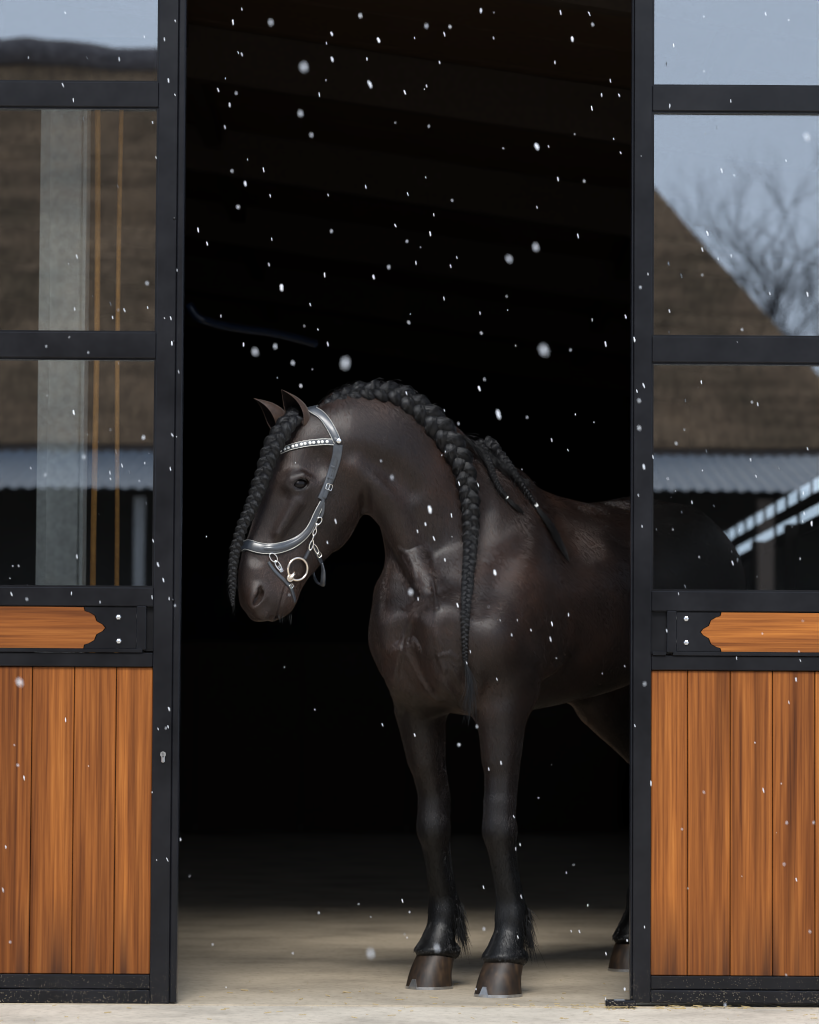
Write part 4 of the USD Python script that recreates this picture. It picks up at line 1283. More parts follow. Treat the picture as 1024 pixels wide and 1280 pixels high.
def shoe_mesh(c, f, sd, toe=.0815, heel=.068, side=.0715):
    a = np.linspace(-2.6, 2.6, 48)
    out = []
    for k, (s, z) in enumerate(((1, .0005), (1, .0092), (.72, .0092), (.72, .0005))):
        ca, sa = np.cos(a), np.sin(a)
        r = np.where(ca > 0, toe, heel) * s
        out.append(np.array([c[0], c[1], 0]) + f * (r * np.sign(ca) * np.abs(ca) ** .85)[:, None] + sd * (side * s * np.sign(sa) * np.abs(sa) ** .9)[:, None] + Z * z)
    V = np.vstack(out)
    n = len(a)
    F = []
    for k in range(4):
        x, y = k * n, ((k + 1) % 4) * n
        for i in range(n - 1):
            F += [[x + i, x + i + 1, y + i + 1], [x + i, y + i + 1, y + i]]
    for i in (0, n - 1):
        F += [[i, n + i, 2 * n + i], [i, 2 * n + i, 3 * n + i]]
    return trimesh.Trimesh(V, F, process=False)


for name, (H, leg) in {'lf': (HOOF_LF, FL), 'rf': (HOOF_RF, FRR), 'lh': (HOOF_LH, HL), 'rh': (HOOF_RH, HR)}.items():
    f, sd = leg[3], leg[4]
    ho = obj('hoof', hoof_mesh(H, f, sd), 'hoof_horn', horse, 60)
    sh = obj('horseshoe', shoe_mesh(H, f, sd), 'zinc', ho, 40)
    if name in ('lf', 'rf'):
        p = np.array([H[0], H[1], 0]) + f * .0812
        tri = np.array([p - sd * .019 + Z * .004, p + sd * .019 + Z * .004, p + sd * .006 + Z * .033 - f * .0035, p - sd * .006 + Z * .033 - f * .0035])
        obj('toe_clip', trimesh.convex.convex_hull(np.vstack([tri, tri - f * .006])), 'zinc', ho)

rng = np.random.default_rng(21)
# feather: long hair at the back of the fetlocks
fs = []
for leg, cnt in ((FL, 700), (FRR, 700), (HL, 120), (HR, 160)):
    fet, cor, f, sd = leg[1], leg[2], leg[3], leg[4]
    for _ in range(cnt):
        a = rng.normal(0, .75)
        d = -f * math.cos(a) + sd * math.sin(a)
        z0 = rng.uniform(-.075, .03)
        p = fet + d * (.040 + .01 * rng.random()) + Z * z0 - f * (.010 if z0 > -.05 else .02)
        ln = rng.uniform(.03, .095)
        out = d * rng.uniform(.12, .45) * ln * (1.6 if rng.random() < .08 else .8) + rng.normal(0, .006, 3)
        t = np.linspace(0, 1, 6)[:, None]
        fs.append(np.maximum(p + out * t ** .8 - Z * ln * t ** 1.3 * (.95 if rng.random() < .85 else .4), [-9, -9, .012]))
curves('fetlock_feather', fs, [np.linspace(.0016, .0003, 6)] * len(fs), 'mane_hair', horse)


# plaits: three strands woven, each a tube with fine hair along it
HAIRS = []


def plait(P, W, pitch=2.5, N=None, sides=9, seed=0, hairs=800):
    P = np.asarray(P, float); W = np.asarray(W, float)
    seg = np.linalg.norm(np.diff(P, axis=0), axis=1)
    wm = (W[1:] + W[:-1]) / 2
    ph = np.concatenate([[0], np.cumsum(seg / (wm * pitch) * 2 * np.pi)])
    n = int(ph[-1] / (2 * np.pi) * 22) + 12
    g = np.linspace(0, ph[-1], n)
    Q = np.stack([np.interp(g, ph, P[:, k]) for k in range(3)], 1)
    w = np.interp(g, ph, W)
    NN = np.stack([np.interp(g, ph, N[:, k]) for k in range(3)], 1)
    T = np.gradient(Q, axis=0); T /= np.linalg.norm(T, axis=1, keepdims=True) + 1e-12
    NN = NN - T * (NN * T).sum(1, keepdims=True); NN /= np.linalg.norm(NN, axis=1, keepdims=True)
    B = np.cross(T, NN)
    ms, uvs = [], []
    r = np.random.default_rng(seed)
    for k in range(3):
        f = g + 2 * np.pi * k / 3
        c = Q + B * (w * .265 * np.sin(f))[:, None] + NN * (w * .17 * np.sin(2 * f))[:, None]
        rad = w * (.285 + .02 * np.sin(g * .37 + k)) * (1 + .06 * r.normal(0, 1, n))
        ms.append(tube(c, rad, sides, N=NN, flat=.85))
        u = np.repeat(np.linspace(0, 1, n), sides)
        v = np.tile(np.arange(sides) / sides, n)
        uvs.append(np.vstack([np.stack([u * ph[-1] * .35 + k * 7, v * 2 + k], 1), [[0, 0], [1, 0]]]))
        for _ in range(hairs):                              # single hairs lying on the strand
            a = r.uniform(0, 2 * np.pi)
            i0 = r.integers(0, max(n - 20, 1)); i1 = min(n, i0 + r.integers(18, 60))
            aa = a + np.linspace(0, r.normal(0, .5), i1 - i0)
            rr = rad[i0:i1] * r.uniform(.99, 1.09)
            HAIRS.append((c[i0:i1] + B[i0:i1] * (rr * np.cos(aa))[:, None] + NN[i0:i1] * (.85 * rr * np.sin(aa))[:, None])[::2])
    return cat(*ms), np.vstack(uvs)


def fluff(P, W, count, length, seed, up=None):
    """Stray hairs standing off a plait."""
    r = np.random.default_rng(seed)
    out = []
    T = np.gradient(P, axis=0); T /= np.linalg.norm(T, axis=1, keepdims=True)
    for _ in range(count):
        i = r.integers(0, len(P))
        d = nrm(r.normal(0, 1, 3) + (np.zeros(3) if up is None else np.array(up)))
        p = P[i] + d * W[i] * .42
        e = nrm(T[i] * r.uniform(.3, 1.4) + d * r.uniform(.2, 1.0) + r.normal(0, .3, 3))
        ln = length * r.uniform(.4, 1.3)
        t = np.linspace(0, 1, 5)[:, None]
        out.append(p + e * ln * t - Z * ln * .5 * t ** 2)
    return out


BOD = list(OPS)


def lay(pts, lift, n=60):
    """A path over the horse's near side, lifted off it: (x, y) in the photograph, n points, with its normals."""
    c = curve(np.array(pts, float), n)
    P = march(c[:, 0], c[:, 1])
    N = grad(P)
    for _ in range(6):
        N[1:-1] = (N[:-2] + N[1:-1] + N[2:]) / 3
    N /= np.linalg.norm(N, axis=1, keepdims=True)
    P = P + N * np.interp(np.linspace(0, 1, n), np.linspace(0, 1, np.size(lift)), np.atleast_1d(lift))[:, None]
    for _ in range(4):
        P[1:-1] = (P[:-2] + 2 * P[1:-1] + P[2:]) / 4
    return P, N


stray = []
# the big plait: along the crest, then hanging down the neck and shoulder
crest = [(404, 512, .275), (415, 505, .275), (432, 496, .285), (458, 489, .295), (489, 492, .315), (521, 508, .335), (549, 534, .345), (568, 562, .350)]
Pc = np.array([at(*c) for c in crest])
Ph, Nh = lay([(574, 590), (580, 612), (583.5, 632), (585.5, 665), (585, 699), (582.5, 733), (580.5, 760), (581, 795), (582, 828)], [.026, .020, .015, .011, .008, .006], 40)
P = curve(np.vstack([Pc, Ph]), 170)
arc = np.concatenate([[0], np.cumsum(np.linalg.norm(np.diff(P, axis=0), axis=1))]); arc /= arc[-1]
py_ = proj(P)
key = np.concatenate([[0], np.cumsum(np.linalg.norm(np.diff(py_, axis=0), axis=1))])
W = np.interp(key, [0, 25, 60, 110, 160, 195, 235, 275, 310, 350, 390, 430, 470], [.034, .050, .066, .074, .080, .078, .068, .054, .044, .036, .029, .022, .014])
toc = np.array([0, -1.0, 0])
Nn = np.repeat([[-.05, -.93, .35]], len(P), 0)
m, uv = plait(P, W, 2.05, N=Nn, seed=1)
obj('mane_braid', m, 'braid_hair', horse, True, uv, label='thick braid along the crest that hangs down the neck')
stray += fluff(P[:110], W[:110], 420, .030, 2, up=(0, -.2, .8)) + fluff(P[110:], W[110:], 160, .022, 3)
tail_end = P[-1]
for _ in range(70):                                        # its loose end
    t = np.linspace(0, 1, 8)[:, None]
    e = np.array([rng.normal(.012, .012), rng.normal(-.008, .008), -rng.uniform(.10, .20)])
    stray.append(tail_end + rng.normal(0, .002, 3) + e * t + np.array([.012, 0, 0]) * np.sin(t * 3))

# hair roots that run from the crest into the big plait
fill = []
for _ in range(900):
    u = rng.uniform(0, 1)
    i = int(u * 100)
    a = P[i] + np.array([rng.normal(0, .008), .055 + rng.normal(0, .012), .012 + rng.normal(0, .008)])
    b = P[min(i + 6, 169)] + np.array([0, rng.normal(0, .01), rng.normal(.0, .018)])
    t = np.linspace(0, 1, 5)[:, None]
    fill.append(a + (b - a) * t + np.array([0, -.012, .016]) * np.sin(t * np.pi))
curves('mane_roots', fill, [np.linspace(.0022, .0010, 5)] * len(fill), 'mane_hair', horse)

# two thin plaits from the mane's end, with tied tails
for pts, w0, w1, lab, tl, tw in (([(590, 556), (606, 584), (619.5, 609), (631.5, 623)], .030, .012, 'shorter thin braid', [(632, 624), (643, 634), (655, 643)], .008),
                                 ([(604, 560), (623, 580), (643, 604), (657, 621), (666.5, 632.5)], .040, .014, 'longer thin braid with a full tied end', [(667, 633), (684, 657), (697, 680), (709, 701)], .020)):
    P2, N2 = lay(pts, [.030, .022, .010], 60)
    W2 = np.linspace(w0, w1, 60)
    m, uv = plait(P2, W2, 1.8, N=N2, seed=len(pts))
    b = obj('mane_braid', m, 'braid_hair', horse, True, uv, label=lab)
    stray += fluff(P2, W2, 60, .02, 5)
    T_, N_ = lay(tl, .006, 14)
    tie = tube(np.array([P2[-1] - (T_[1] - T_[0]) * .2, P2[-1] + (T_[2] - T_[0]) * .3]), w1 * .46, 10)
    obj('braid_tie', tie, 'white_paint', b, 40)
    st = []
    prof = np.sin(np.linspace(.25, np.pi * .93, 14)) * tw
    for _ in range(420 if tw > .01 else 120):
        a = rng.uniform(0, 2 * np.pi); q = math.sqrt(rng.random())
        B_ = np.cross(np.gradient(T_, axis=0), N_); B_ /= np.linalg.norm(B_, axis=1, keepdims=True)
        c = T_ + B_ * (prof * q * math.cos(a))[:, None] + N_ * (np.abs(prof * q * math.sin(a)) * .6)[:, None] + rng.normal(0, .0008, (14, 3))
        st.append(c[:rng.integers(8, 15)])
    curves('braid_tail', st, [np.linspace(.0019, .0005, len(x)) for x in st], 'mane_hair', b)

# the mane between the plaits and the withers
ms_ = []
for _ in range(380):
    u = rng.beta(1.2, 1.4)
    c0 = np.array([570 + 92 * u, 538 + 66 * u])
    ms_.append((u, c0))
A_ = np.array([c for _, c in ms_])
root = march(A_[:, 0], A_[:, 1] + 9)
for (u, c0), p in zip(ms_, root):
    ln = rng.uniform(.03, .075) * (1.15 - .6 * u)
    d = nrm(np.array([.62, -.25, -.52]) + rng.normal(0, .16, 3))
    t = np.linspace(0, 1, 6)[:, None]
    stray.append(p + np.array([0, -.004 - .012 * rng.random(), .012 * rng.random()]) + d * ln * t + np.array([0, -.01, .014]) * np.sin(t * 2.6))
stray += HAIRS
HAIRS.clear()
curves('mane_strands', stray, [np.linspace(.0015, .0004, len(x)) for x in stray], 'mane_hair', horse)

# the forelock plait hanging down the face
fl = [(371, 520, .205), (359, 529, .185), (347, 547, .165), (338, 566, .150), (331.5, 585, .140), (325, 606, .132), (317, 627, .125), (310, 643, .12), (303, 658, .115), (297, 677, .11), (293, 694, .108), (290.8, 715, .105), (290.6, 738, .105), (291, 757, .105)]
P = curve(np.array([at(*q) for q in fl]), 130)
# keep it in front of the face
for _ in range(12):
    d = field(P)
    near = d < .014
    P[near] += grad(P[near]) * (.0145 - d[near])[:, None]
    P[1:-1] = (P[:-2] + 2 * P[1:-1] + P[2:]) / 4
k_ = np.linspace(0, 1, 130)
W = np.interp(k_, [0, .08, .2, .35, .5, .7, .88, 1], [.046, .056, .058, .050, .041, .031, .024, .010])
m, uv = plait(P, W, 1.95, N=np.repeat([nrm([-.35, -.90, .15])], 130, 0), seed=9)
obj('forelock_braid', m, 'braid_hair', horse, True, uv)
fo = fluff(P, W, 260, .016, 10) + HAIRS
for _ in range(160):
    a = at(384 - 26 * rng.random(), 508 + 8 * rng.random(), .23 + .06 * rng.random())
    t = np.linspace(0, 1, 5)[:, None]
    b = P[rng.integers(2, 12)] + rng.normal(0, .008, 3)
    fo.append(a + (b - a) * t + np.array([-.004, -.01, .012]) * np.sin(t * np.pi))
q0 = at(340, 776, .17)
for _ in range(14):                                     # whiskers under the chin
    t = np.linspace(0, 1, 4)[:, None]
    a = march(345 + 20 * rng.random(), 768)[0]
    fo.append(a + np.array([rng.normal(0, .01), rng.normal(-.005, .008), -rng.uniform(.015, .035)]) * t)
curves('forelock_strands', fo, [np.linspace(.0012, .0003, len(x)) for x in fo], 'mane_hair', horse)

# tail: a bundle of long hair from the dock
tp = np.array([bp(1.38, 0, 1.46), bp(1.47, 0, 1.40), bp(1.52, 0, 1.20), bp(1.52, 0, .85), bp(1.50, 0, .5), bp(1.49, 0, .25)])
P = curve(tp, 24)
wt_ = np.interp(np.linspace(0, 1, 24), [0, .1, .35, .75, 1], [.02, .045, .075, .075, .06])
tl_ = []
for _ in range(1400):
    a, q = rng.uniform(0, 2 * np.pi), math.sqrt(rng.random())
    o_ = LD * math.cos(a) + FD * math.sin(a)
    tl_.append((P + o_ * (wt_ * q)[:, None] + rng.normal(0, .002, (24, 3)))[:rng.integers(14, 25)])
curves('tail', tl_, [np.linspace(.0030, .0010, len(x)) for x in tl_], 'mane_hair', horse)

# ------------------------------------------------------------------ the bridle, laid on the head
bridle = thing('bridle', 'black padded leather bridle with a jewelled browband worn on the horse\'s head', 'bridle', HP)
ORIGIN[str(bridle.GetPath())] = HP


def ribbon(P, N, w, t, lift=.0008, bulge=.0):
    """A leather strap with rounded edges: P on the skin, N off it, w its width, t its thickness."""
    n = len(P)
    w = np.broadcast_to(np.interp(np.linspace(0, 1, n), np.linspace(0, 1, np.size(w)), np.atleast_1d(w)), (n,))
    T = np.gradient(P, axis=0); T /= np.linalg.norm(T, axis=1, keepdims=True)
    N = N - T * (N * T).sum(1, keepdims=True); N /= np.linalg.norm(N, axis=1, keepdims=True)
    B = np.cross(T, N)
    sec = [(-1, 0), (-1, .6), (-.93, .95), (-.6, 1 + bulge * .75), (0, 1 + bulge), (.6, 1 + bulge * .75), (.93, .95), (1, .6), (1, 0)]
    V = np.stack([P + B * (w / 2 * a)[:, None] + N * (lift - .004 * (b == 0) + t * b) for a, b in sec], 1)
    k = len(sec)
    i, j = np.meshgrid(np.arange(n - 1), np.arange(k), indexing='ij')
    q = np.stack([i * k + j, i * k + (j + 1) % k, (i + 1) * k + (j + 1) % k, (i + 1) * k + j], -1).reshape(-1, 4)
    V = V.reshape(-1, 3)
    F = [q[:, [0, 1, 2]], q[:, [0, 2, 3]], [[0, a, a + 1] for a in range(1, k - 1)], [[(n - 1) * k, (n - 1) * k + a + 1, (n - 1) * k + a] for a in range(1, k - 1)]]
    return trimesh.Trimesh(V, np.vstack(F)[:, ::-1], process=False), B, N, w


def skin(P, rounds=3):
    """Points put onto the horse's skin, with smooth normals."""
    P = snap(P, field, 6, .01)
    N = grad(P)
    for _ in range(8):
        N[1:-1] = (N[:-2] + N[1:-1] + N[2:]) / 3
    N /= np.linalg.norm(N, axis=1, keepdims=True)
    for _ in range(rounds):
        P[1:-1] = (P[:-2] + 2 * P[1:-1] + P[2:]) / 4
    return P, N


def strap_path(px, n, over=None, mirror=True):
    """Near-side points (photograph), then over the middle (head coordinates s, f) and down the far side."""
    a = march(*np.array(px, float).T)
    pts = list(a)
    if over is not None:
        pts += [hp(s, f, 0) for s, f in over]
        if mirror:
            q = loc(a)[::-1]
            pts += [hp(x, y, -z) for x, y, z in q]
    return skin(curve(np.array(pts), n))


def edge_tubes(P, N, B, w, r, at_=.9, lift=.004):
    return [tube(P + B * (w * .5 * at_ * e)[:, None] + N * lift, r, 6) for e in (-1, 1)]


def put(name, pxs, w, t, n=60, over=None, bulge=.25, piping=None, mat_='leather', parent=None, lift=.0008, **k):
    P, N = strap_path(pxs, n, over)
    m, B, N, ww = ribbon(P, N, w, t, lift, bulge)
    o = obj(name, m, mat_, bridle if parent is None else parent, 50, **k)
    if piping:
        for tb in edge_tubes(P, N, B, ww, piping, .93, lift + t * .95):
            obj('silver_piping', tb, 'silver_thread', o, True)
    return o, P, N, B, ww


# headpiece over the poll
topm = [(loc(at(392, 508, .30)[None])[0][0], loc(at(392, 508, .30)[None])[0][1])]
hpc, *_ = put('headpiece', [(422, 553), (419, 546), (415, 538), (408, 527), (399, 517.5), (390, 512.5)], [.024, .027, .032, .034, .032, .030], .006, 70, topm, .3, .0009)
# cheekpiece: padded strap from the browband's loop to the noseband
chk, *_ = put('cheekpiece', [(422.5, 556), (421.8, 566), (419.5, 577), (415.5, 590), (411, 602), (405.5, 615), (401, 624)], [.029, .029, .028, .026, .024], .005, 50, None, .3)
put('cheek_strap', [(420.5, 573), (418, 581), (414.5, 593), (411, 604), (408, 612), (404.5, 622)], [.0135, .0135], .0035, 40, None, .2, parent=chk, lift=.0066)
P, N = strap_path([(420.8, 570), (414, 596), (410.3, 607)], 20)
for px in ((417.2, 583.5), (415.6, 589.0), (414, 594.5)):
    a = march(*px)[0]; nn = grad(a[None])[0]
    hole = trimesh.creation.icosphere(1, .0014); hole.apply_translation(a + nn * .0104)
    obj('strap_hole', hole, 'rubber', chk)
# keeper and buckle
for px, wd in (((412.4, 597.5), .0175), ((416.9, 583.8), .0155)):
    a, nn = march(*px), None
    nn = grad(a)[0]
    d = nrm(march(px[0] - 1.9, px[1] + 6)[0] - a[0])
    s_ = np.cross(nn, d)
    Pk = np.array([a[0] + s_ * x for x in np.linspace(-wd / 2, wd / 2, 5)])
    mk, *_ = ribbon(Pk, np.repeat(nn[None], 5, 0), .006, .0022, .0104, .1)
    obj('keeper', mk, 'leather', chk, 50)


def ring(c, u, v, ru, rv, r, n=40, sides=8):
    a = np.linspace(0, 2 * np.pi, n + 1)
    P = c + u * (ru * np.cos(a))[:, None] + v * (rv * np.sin(a))[:, None]
    return tube(P, r, sides, cap=False, N=np.repeat([np.cross(u, v)], n + 1, 0))


def buckle(px, name, w, h, lift, r=.0016, direction=(-1.9, 6), parent=None):
    a = march(*px); nn = grad(a)[0]
    d = nrm(march(px[0] + direction[0], px[1] + direction[1])[0] - a[0]); s_ = np.cross(nn, d); d = np.cross(s_, nn)
    c = a[0] + nn * lift
    k = [(-1, -1), (-.7, -1.12), (.7, -1.12), (1, -1), (1.08, 0), (1, 1), (.7, 1.12), (-.7, 1.12), (-1, 1), (-1.08, 0), (-1, -1)]
    P = np.array([c + s_ * w / 2 * x + d * h / 2 * y for x, y in k])
    m = [tube(P, r, 7, cap=False, N=np.repeat([nn], len(P), 0)), tube(np.array([c - d * h / 2 * 1.05, c + nn * .0015, c + d * h / 2 * 1.05]), r * .75, 6)]
    return obj(name, cat(*m), 'polished_steel', bridle if parent is None else parent, 50)


buckle((410, 608.5), 'buckle', .019, .016, .0112, parent=chk)
# browband with two rows of silver and a row of stones
FM = lambda y: med(np.interp(y, [540, 565, 590], [354, 342, 333]), y)
bb, P, N, B, ww = put('browband', [(421, 553), (416, 552.8), (408, 552.3), (399, 552.6), (389.5, 553.6), (381, 555), (373.5, 556.6), (365, 559), (357.5, 561.8), (349, 566)], [.0195] * 3, .004, 120, [FM(571)], .15, .0013)
arc = np.concatenate([[0], np.cumsum(np.linalg.norm(np.diff(P, axis=0), axis=1))])
for d in np.arange(.030, arc[-1] - .028, .0132):
    i = int(np.clip(np.searchsorted(arc, d), 1, len(P) - 2))
    st_ = trimesh.creation.icosphere(1, .0052)
    st_.apply_transform(np.vstack([np.hstack([np.stack([np.cross(N[i], B[i]), B[i], N[i] * .7], 1), np.zeros((3, 1))]), [0, 0, 0, 1]]))
    st_.apply_translation(P[i] + N[i] * .0058)
    obj('crystal', st_, 'crystal', bb)
# loop and silver stud where the straps meet
put('strap_loop', [(417.5, 549.5), (421, 551), (426, 553)], [.013, .013], .0035, 16, None, .2, lift=.0075)
a = march(423.5, 551.5); nn = grad(a)[0]
st_ = trimesh.creation.icosphere(3, .0085); st_.apply_scale((1, 1, 1))
v_ = st_.vertices; v_ = v_ - np.outer(v_ @ nn, nn) * .5
obj('stud', trimesh.Trimesh(v_ + a[0] + nn * .0125, st_.faces, process=False), 'polished_steel', bridle, True)
# noseband, curved, padded, edged in silver
nb, *_ = put('noseband', [(402.5, 627), (399, 634.5), (394.5, 644), (390, 654.5), (384.5, 664), (376, 672.5), (366, 678.8), (355, 683), (343, 685.8), (331, 686.2), (319, 684), (308, 681.5)], [.016, .018, .020, .024, .030, .033, .034, .034, .033, .034, .034, .033, .030, .024, .020, .018, .016], .007, 120, [med(302.5, 684)], .4, .0012)
put('noseband_roll', [(397, 640), (390.5, 655), (383, 666.3), (374, 674.5), (362, 680.8), (345, 685.6), (331, 686.2)], [.011, .013, .014, .012], .0035, 60, None, .5, parent=nb, lift=.0085)


def strap(name, pxs, w, t, n=30, **k):
    return put(name, pxs, w, t, n, None, .2, **k)


# small strap, ring and chain to the bit
strap('hanger_strap', [(402.5, 624), (403.4, 632), (402.5, 641), (399.5, 647)], .009, .003, lift=.006)


def on_face(px, lift):
    a = march(*px)
    n_ = grad(a)[0]
    return a[0] + n_ * lift, n_


def link(p0, p1, half, r, lift, name='chain_link', twist=0.0):
    a, n_ = on_face(p0, lift); b, _ = on_face(p1, lift)
    d = b - a; L = np.linalg.norm(d); d = d / L
    n_ = nrm(n_ - d * (n_ @ d)); s_ = np.cross(d, n_)
    s_ = s_ * math.cos(twist) + n_ * math.sin(twist)
    return obj(name, ring((a + b) / 2, d, s_, L / 2, half, r * 1.25, 24, 7), 'polished_steel', bridle, True)


link((400.5, 646.5), (394.5, 655), .0085, .0017, .0095)
link((396.0, 653.5), (392.8, 661.5), .0045, .0016, .0095, twist=1.0)
link((393.8, 660), (390.4, 669), .0050, .0017, .0100)
link((391.4, 667.5), (388.6, 676), .0045, .0016, .0100, twist=1.0)
link((389.4, 674.5), (385.5, 687), .0060, .0018, .0110)
strap('bit_hanger', [(386, 686), (383, 692), (379.8, 698)], .008, .003, 14, lift=.007)
# bit ring and mouthpiece
c, n_ = on_face((370.3, 711), .010)
u_ = nrm(HD - n_ * (HD @ n_)); v_ = np.cross(n_, u_)
obj('bit_ring', ring(c, u_, v_, .0345, .0345, .0042, 60, 10), 'bit_metal', bridle, True)
c1, _ = on_face((362, 722), .008); c2, _ = on_face((366, 716), .006); c3 = hp(*(loc(c1[None])[0] * [1, 1, 0] + [.004, 0, .0]))
obj('mouthpiece', tube(curve(np.array([c2 + n_ * .002, c1 + n_ * .003, (c1 + c3) / 2, c3]), 16), [.006] * 4 + [.0075] * 12, 10), 'bit_metal', bridle, True)
obj('bit_collar', ring(c1 + n_ * .001, u_, v_, .010, .010, .0032, 24, 8), 'bit_metal', bridle, True)
cf_ = hp(*(loc(c[None])[0] * [1, 1, -1]))
nf_ = n_ - 2 * HL_ * (n_ @ HL_)
obj('bit_ring', ring(cf_, u_, np.cross(nf_, u_), .0345, .0345, .0030, 60, 10), 'bit_metal', bridle, True)
# ring and flash strap under the noseband
link((337.5, 692.5), (344.5, 702), .0100, .0016, .0085, 'dee_ring')
link((343, 701), (350, 713), .0070, .0016, .0080)
strap('flash_strap', [(335.5, 702.5), (341, 711), (348.5, 719), (357, 727.5), (363.5, 735), (366.5, 744), (368.5, 752)], [.009, .010, .011, .010, .009], .0035, 40)
buckle((349.3, 711.5), 'buckle', .010, .018, .0075, .0014, (3, 5))
buckle((363.0, 732.5), 'buckle', .012, .010, .0065, .0012, (3, 5))
# curb strap from the chain round the chin groove
strap('chin_strap', [(388.5, 678), (393, 686.5), (397.5, 695), (401.5, 704)], [.010, .012, .013, .013], .0035, 30)
link((391, 680), (396.5, 691.5), .0055, .0016, .0075)
buckle((397.8, 692.5), 'buckle', .012, .016, .0070, .0014, (3, 6))
a, n_ = on_face((401, 703), .004)
b = hp(*(loc(a[None])[0] + [.052, -.030, 0]) * [1, 1, .55])
c = hp(*(loc(a[None])[0] + [.058, -.040, 0]) * [1, 1, 0])
b2, c2 = b, c
mir_ = lambda p: hp(*(loc(p[None])[0] * [1, 1, -1]))
P = curve(np.array([a, (a + b) / 2 + HL_ * .008, b, c, mir_(b), mir_((a + b) / 2 + HL_ * .008), mir_(a)]), 40)
obj('chin_strap', tube(P, .0085, 8, N=np.repeat([HD], 40, 0), flat=.45), 'leather', bridle, True)

# ------------------------------------------------------------------ snow: every flake one can make out, where it drifts
A_PX = 147.0                                   # lens opening times focal length: blur in pixels = A_PX * |1/d - 1/11.15|
FLAKES = {
    (0, 0, 2.783): '227,44 502,127 572,137,6 586,280,7 610,73 415,205,6 99,200 219,295,7 255,348,6 609,330 531,426 543,548 268,893,8 433,1079,7 512,985,12s 260,1075,5 392,1104,5 594,1107,6 598,1195,6 616,940 514,1070',
    (0, 420, 2.909): '268,278,9 521,370,12s 305,440,14s 165,505,9s 112,480 400,497,6 402,520 444,472,7 527,462 620,483,6 627,360,6 650,130,5 625,25,7 321,60,7s 168,38,7s 557,745,6 574,831,8 594,887,7 280,802,7 68,836 42,938,7 97,957,9s 260,936,6 364,968 553,950,6 615,955,5 636,980,7s',
    (0, 820, 2.783): '68,92,22s 228,222,7 62,380,8s 84,425,8 50,310,5s 10,815,7 20,665,5 35,995,7s 588,185,7 585,247,4 550,254 582,708,7 628,638,4 545,710,2',
    (230, 0, 1.7965): '130,20,3 110,50,5 332,76,6 320,97,3 332,133,7 437,90,7 270,150,18s 195,50,12s 396,35,8s 545,58,9s 585,77,5 598,60,6s 667,23,6 846,28,5 910,30,5 918,55,6s 872,88,7 833,140,4 695,85,3 574,140,3 518,85,2 411,132,3 418,188,11 496,207,5 545,193,3 304,212,5 319,180,2 262,255,12s 286,303,9s 117,209,6s 103,235,6 77,202,5 92,285,4 122,118,3 130,122,4 93,176,2 550,283,5s 792,329,10 819,329,2 916,243,5 938,213,4 958,181,4 978,214,3 981,343,2 965,312,2 840,402,5 899,407,5s 543,398,2 503,436,4 408,419,4 324,438,3 179,381,5 194,440,4 139,413,7 108,384,6s 143,358,2 121,465,7s 602,450,5s 793,465,3 475,507,4 553,525,5 501,542,5s 331,519,6s 197,537,3 32,517,5 52,547,4 191,594,4 316,617,5 219,646,9 284,684,3 426,622,6 460,600,7s 521,590,4 599,598,4 613,578,3 561,482,3 531,555,2s 730,582,14s 790,555,14s 885,530,5 584,670,4 505,724,6s 668,748,5s 665,703,3 808,786,20s 868,786,5s 947,773,5 992,711,4 1012,762,5 917,718,3 745,776,2 323,773,5 301,740,2 134,774,5 83,710,3 160,790,14s 205,778,9s 245,815,8s 363,815,20s',
    (370, 460, 2.926): '60,5,5s 18,65,10s 672,75,10 690,42,9s 742,170,22 846,180,8s 936,263,7 995,300,4 1022,170,3 543,155,4 595,203,8s 405,92,6 312,340,7s 352,400,14s 490,518,16 569,540,7 473,571,5 505,623,9 445,598,5 545,702,5 728,748,13 597,423,8 667,428,7 145,561,9 115,638,5 420,820,18s 447,845,6 591,868,7',
    (440, 640, 2.844): '262,43,5 233,68 331,170,5 376,331,7 527,385,3 588,385,3 568,437,5 637,420,4 770,366,6 711,398,8 706,451,8 727,520,4s 421,497,5 516,595,5 408,537,4 445,763,9s 380,828,9s 109,757,5 223,793,5 530,892,5 890,574,2 970,548,3',
    (460, 880, 3.01): '176,118,5 345,152,7s 501,222,6 455,245,6 549,424,5 556,545,6 573,530,4 577,725,6 130,741,6 437,847,10s 435,690,5 796,857,5 765,855,4 827,758,4 896,940,5 260,918,22s 10,940,30s 564,877,6 747,635,3 967,1073,5 895,1110,5 977,890,4',
    (770, 0, 2.909): '320,60,6s 545,50,7 210,165,7 196,385,7 418,367,6 385,620,9 430,637,6s 695,497,24s 333,848,8 315,908,7 420,930,5 372,941,5 697,1070,8 195,1131,5 560,1067 619,584 90,1045,9s 68,1235,5 459,1198,8s 117,997 10,345 17,555 37,1152',
    (770, 420, 2.909): '102,180,9 76,200,5 102,476,11 85,335,14s 85,235,12s 135,440,7 82,580 95,692 311,168,6 220,390,10s 490,450,5 510,510,5 516,248,6 277,605,5 697,410,5 682,572,5 685,645,5 680,675,3 712,683,8 670,810,4 425,826,8 228,938 185,1072,5 439,1172,5 671,1180,5 655,1250,6 495,240,8s',
    (770, 820, 2.783): '627,82,6 602,162,5 122,443,9 514,468,8 306,474,8s 594,581,8s 688,580,8s 586,725,9s 628,778,6 675,960,8s 100,97,12s 66,242 38,990 100,943 30,1160 380,1215,9s 593,1110,6s',
}
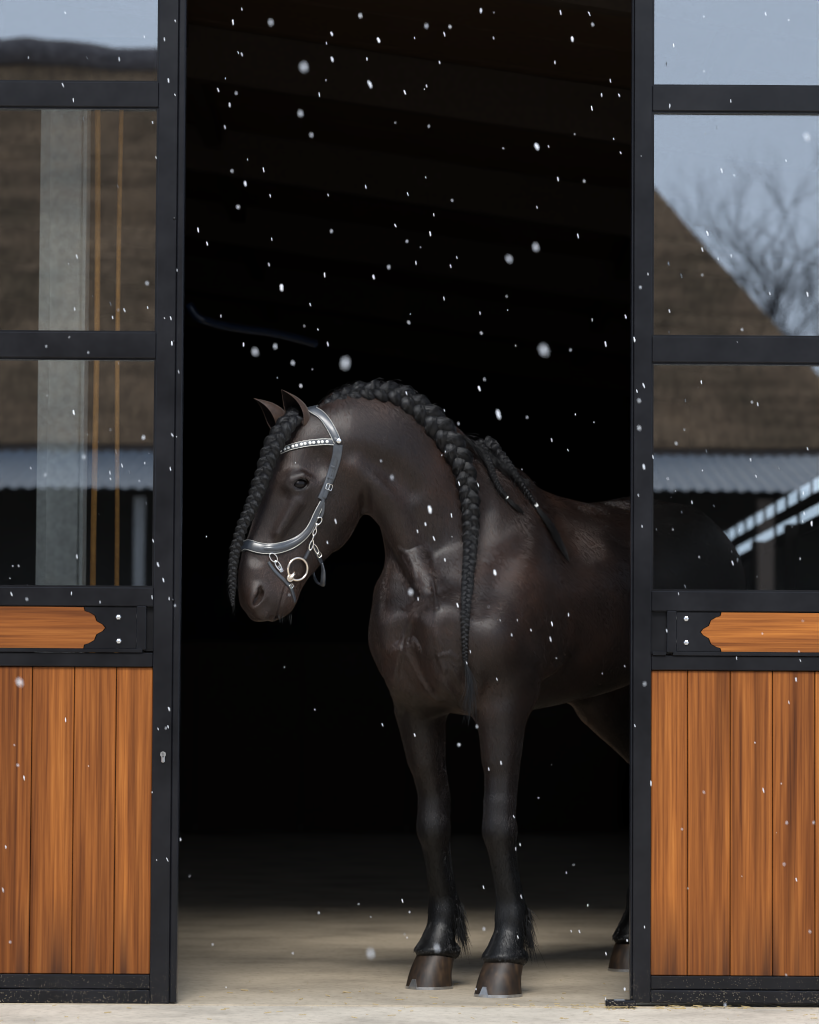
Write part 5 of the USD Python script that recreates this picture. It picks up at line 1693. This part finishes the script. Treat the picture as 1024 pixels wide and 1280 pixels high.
ZONES = {
    'dark': ('small white snowflake falling in front of the dark stable doorway above the horse', 'snowflakes falling before the dark doorway'),
    'horse': ('small white snowflake falling in front of the horse', 'snowflakes falling before the horse'),
    'left': ('small white snowflake falling in front of the left door leaf', 'snowflakes falling before the left door'),
    'right': ('small white snowflake falling in front of the right door leaf', 'snowflakes falling before the right door'),
    'low': ('small white snowflake falling low down in front of the shaded stable floor', 'snowflakes falling before the stable floor'),
    'near': ('soft blurred snowflake drifting close to the viewer', 'snowflakes close to the viewer'),
}
rs = np.random.default_rng(77)


def flake(p, length, width):
    """An uneven clump of wet crystals, longer than wide, at the slant of the wind."""
    ms = []
    d = nrm([.22 + rs.normal(0, .10), rs.normal(0, .15), -1.0])
    a = nrm(np.cross(d, [0, 1, 0])); b = np.cross(d, a)
    for k in range(3):
        m = trimesh.creation.icosphere(1, 1.0)
        v = np.array(m.vertices) * (1 + rs.normal(0, .12, (len(m.vertices), 1)))
        s = rs.uniform(.75, 1.0)
        v = v[:, :1] * a * width / 2 * s + v[:, 1:2] * b * width / 2 * s + v[:, 2:] * d * length * (.36 if length > width * 1.25 else .45) * s
        ms.append(trimesh.Trimesh(v + d * (k - 1) * length * .17 + a * rs.normal(0, .1) * width, m.faces, process=False))
    c = cat(*ms)
    return trimesh.Trimesh(np.array(c.vertices) + p, c.faces, process=False)


count = 0
for (ox, oy, fac), text in FLAKES.items():
    for item in text.split():
        q = item.split(',')
        soft = q[-1].endswith('s')
        size = float(q[2].rstrip('s')) if len(q) > 2 else 4.0
        px, py = ox + float(q[0]) / fac, oy + float(q[1]) / fac
        size = size / fac * (1.65 if soft else 1.75) + .8
        if soft or size > 6.5:
            blur = max(size * .62, 2.0) if soft else size * .30
            dist = 1 / (1 / 11.15 + blur / A_PX)
            core = max(size * (.62 if soft else .80), 1.5)
        else:
            dist, core = rs.uniform(9.7, 10.8), size
        ln, wd = core * dist / FPX * (1.0 if soft else 1.2), core * dist / FPX * .9 * (rs.uniform(.42, .6) if soft else rs.uniform(.45, .6) if size > 6.5 else rs.uniform(.27, .38))
        p = at(px, py, dist - 10.9)
        if soft and size > 6:
            zone = 'near'
        elif px < 232:
            zone = 'left'
        elif px > 787:
            zone = 'right'
        elif py > 1085:
            zone = 'low'
        elif field(CAM + ray(px, py)[None] * np.linspace(10.8, 13.2, 160)[:, None]).min() < .01:
            zone = 'horse'
        else:
            zone = 'dark'
        if p[2] < .02:
            continue
        obj('snowflake', flake(p, ln, wd), 'thin_snow' if rs.random() < (.9 if soft else .6) else 'snow', None, True, label=ZONES[zone][0], category='snowflake', group=ZONES[zone][1])
        count += 1
print('snowflakes', count)
# the fine snow between them, too small to pick apart
fine = []
for _ in range(70):
    dist = rs.uniform(8.6, 10.8)
    p = at(rs.uniform(0, 1024), rs.uniform(0, 1240), dist - 10.9)
    if p[2] > .05:
        s = rs.uniform(.0016, .0032)
        m = trimesh.creation.icosphere(0, 1.0)
        d = nrm([.22 + rs.normal(0, .12), 0, -1.0]); a = np.cross(d, [0, 1, 0])
        v = np.array(m.vertices)
        fine.append(trimesh.Trimesh(p + v[:, :1] * a * s * .4 + v[:, 1:2] * [0, s * .4, 0] + v[:, 2:] * d * s, m.faces, process=False))
obj('fine_snow', cat(*fine), 'snow', None, True, kind='stuff', label='fine specks of snow drifting between the larger flakes', category='snow')
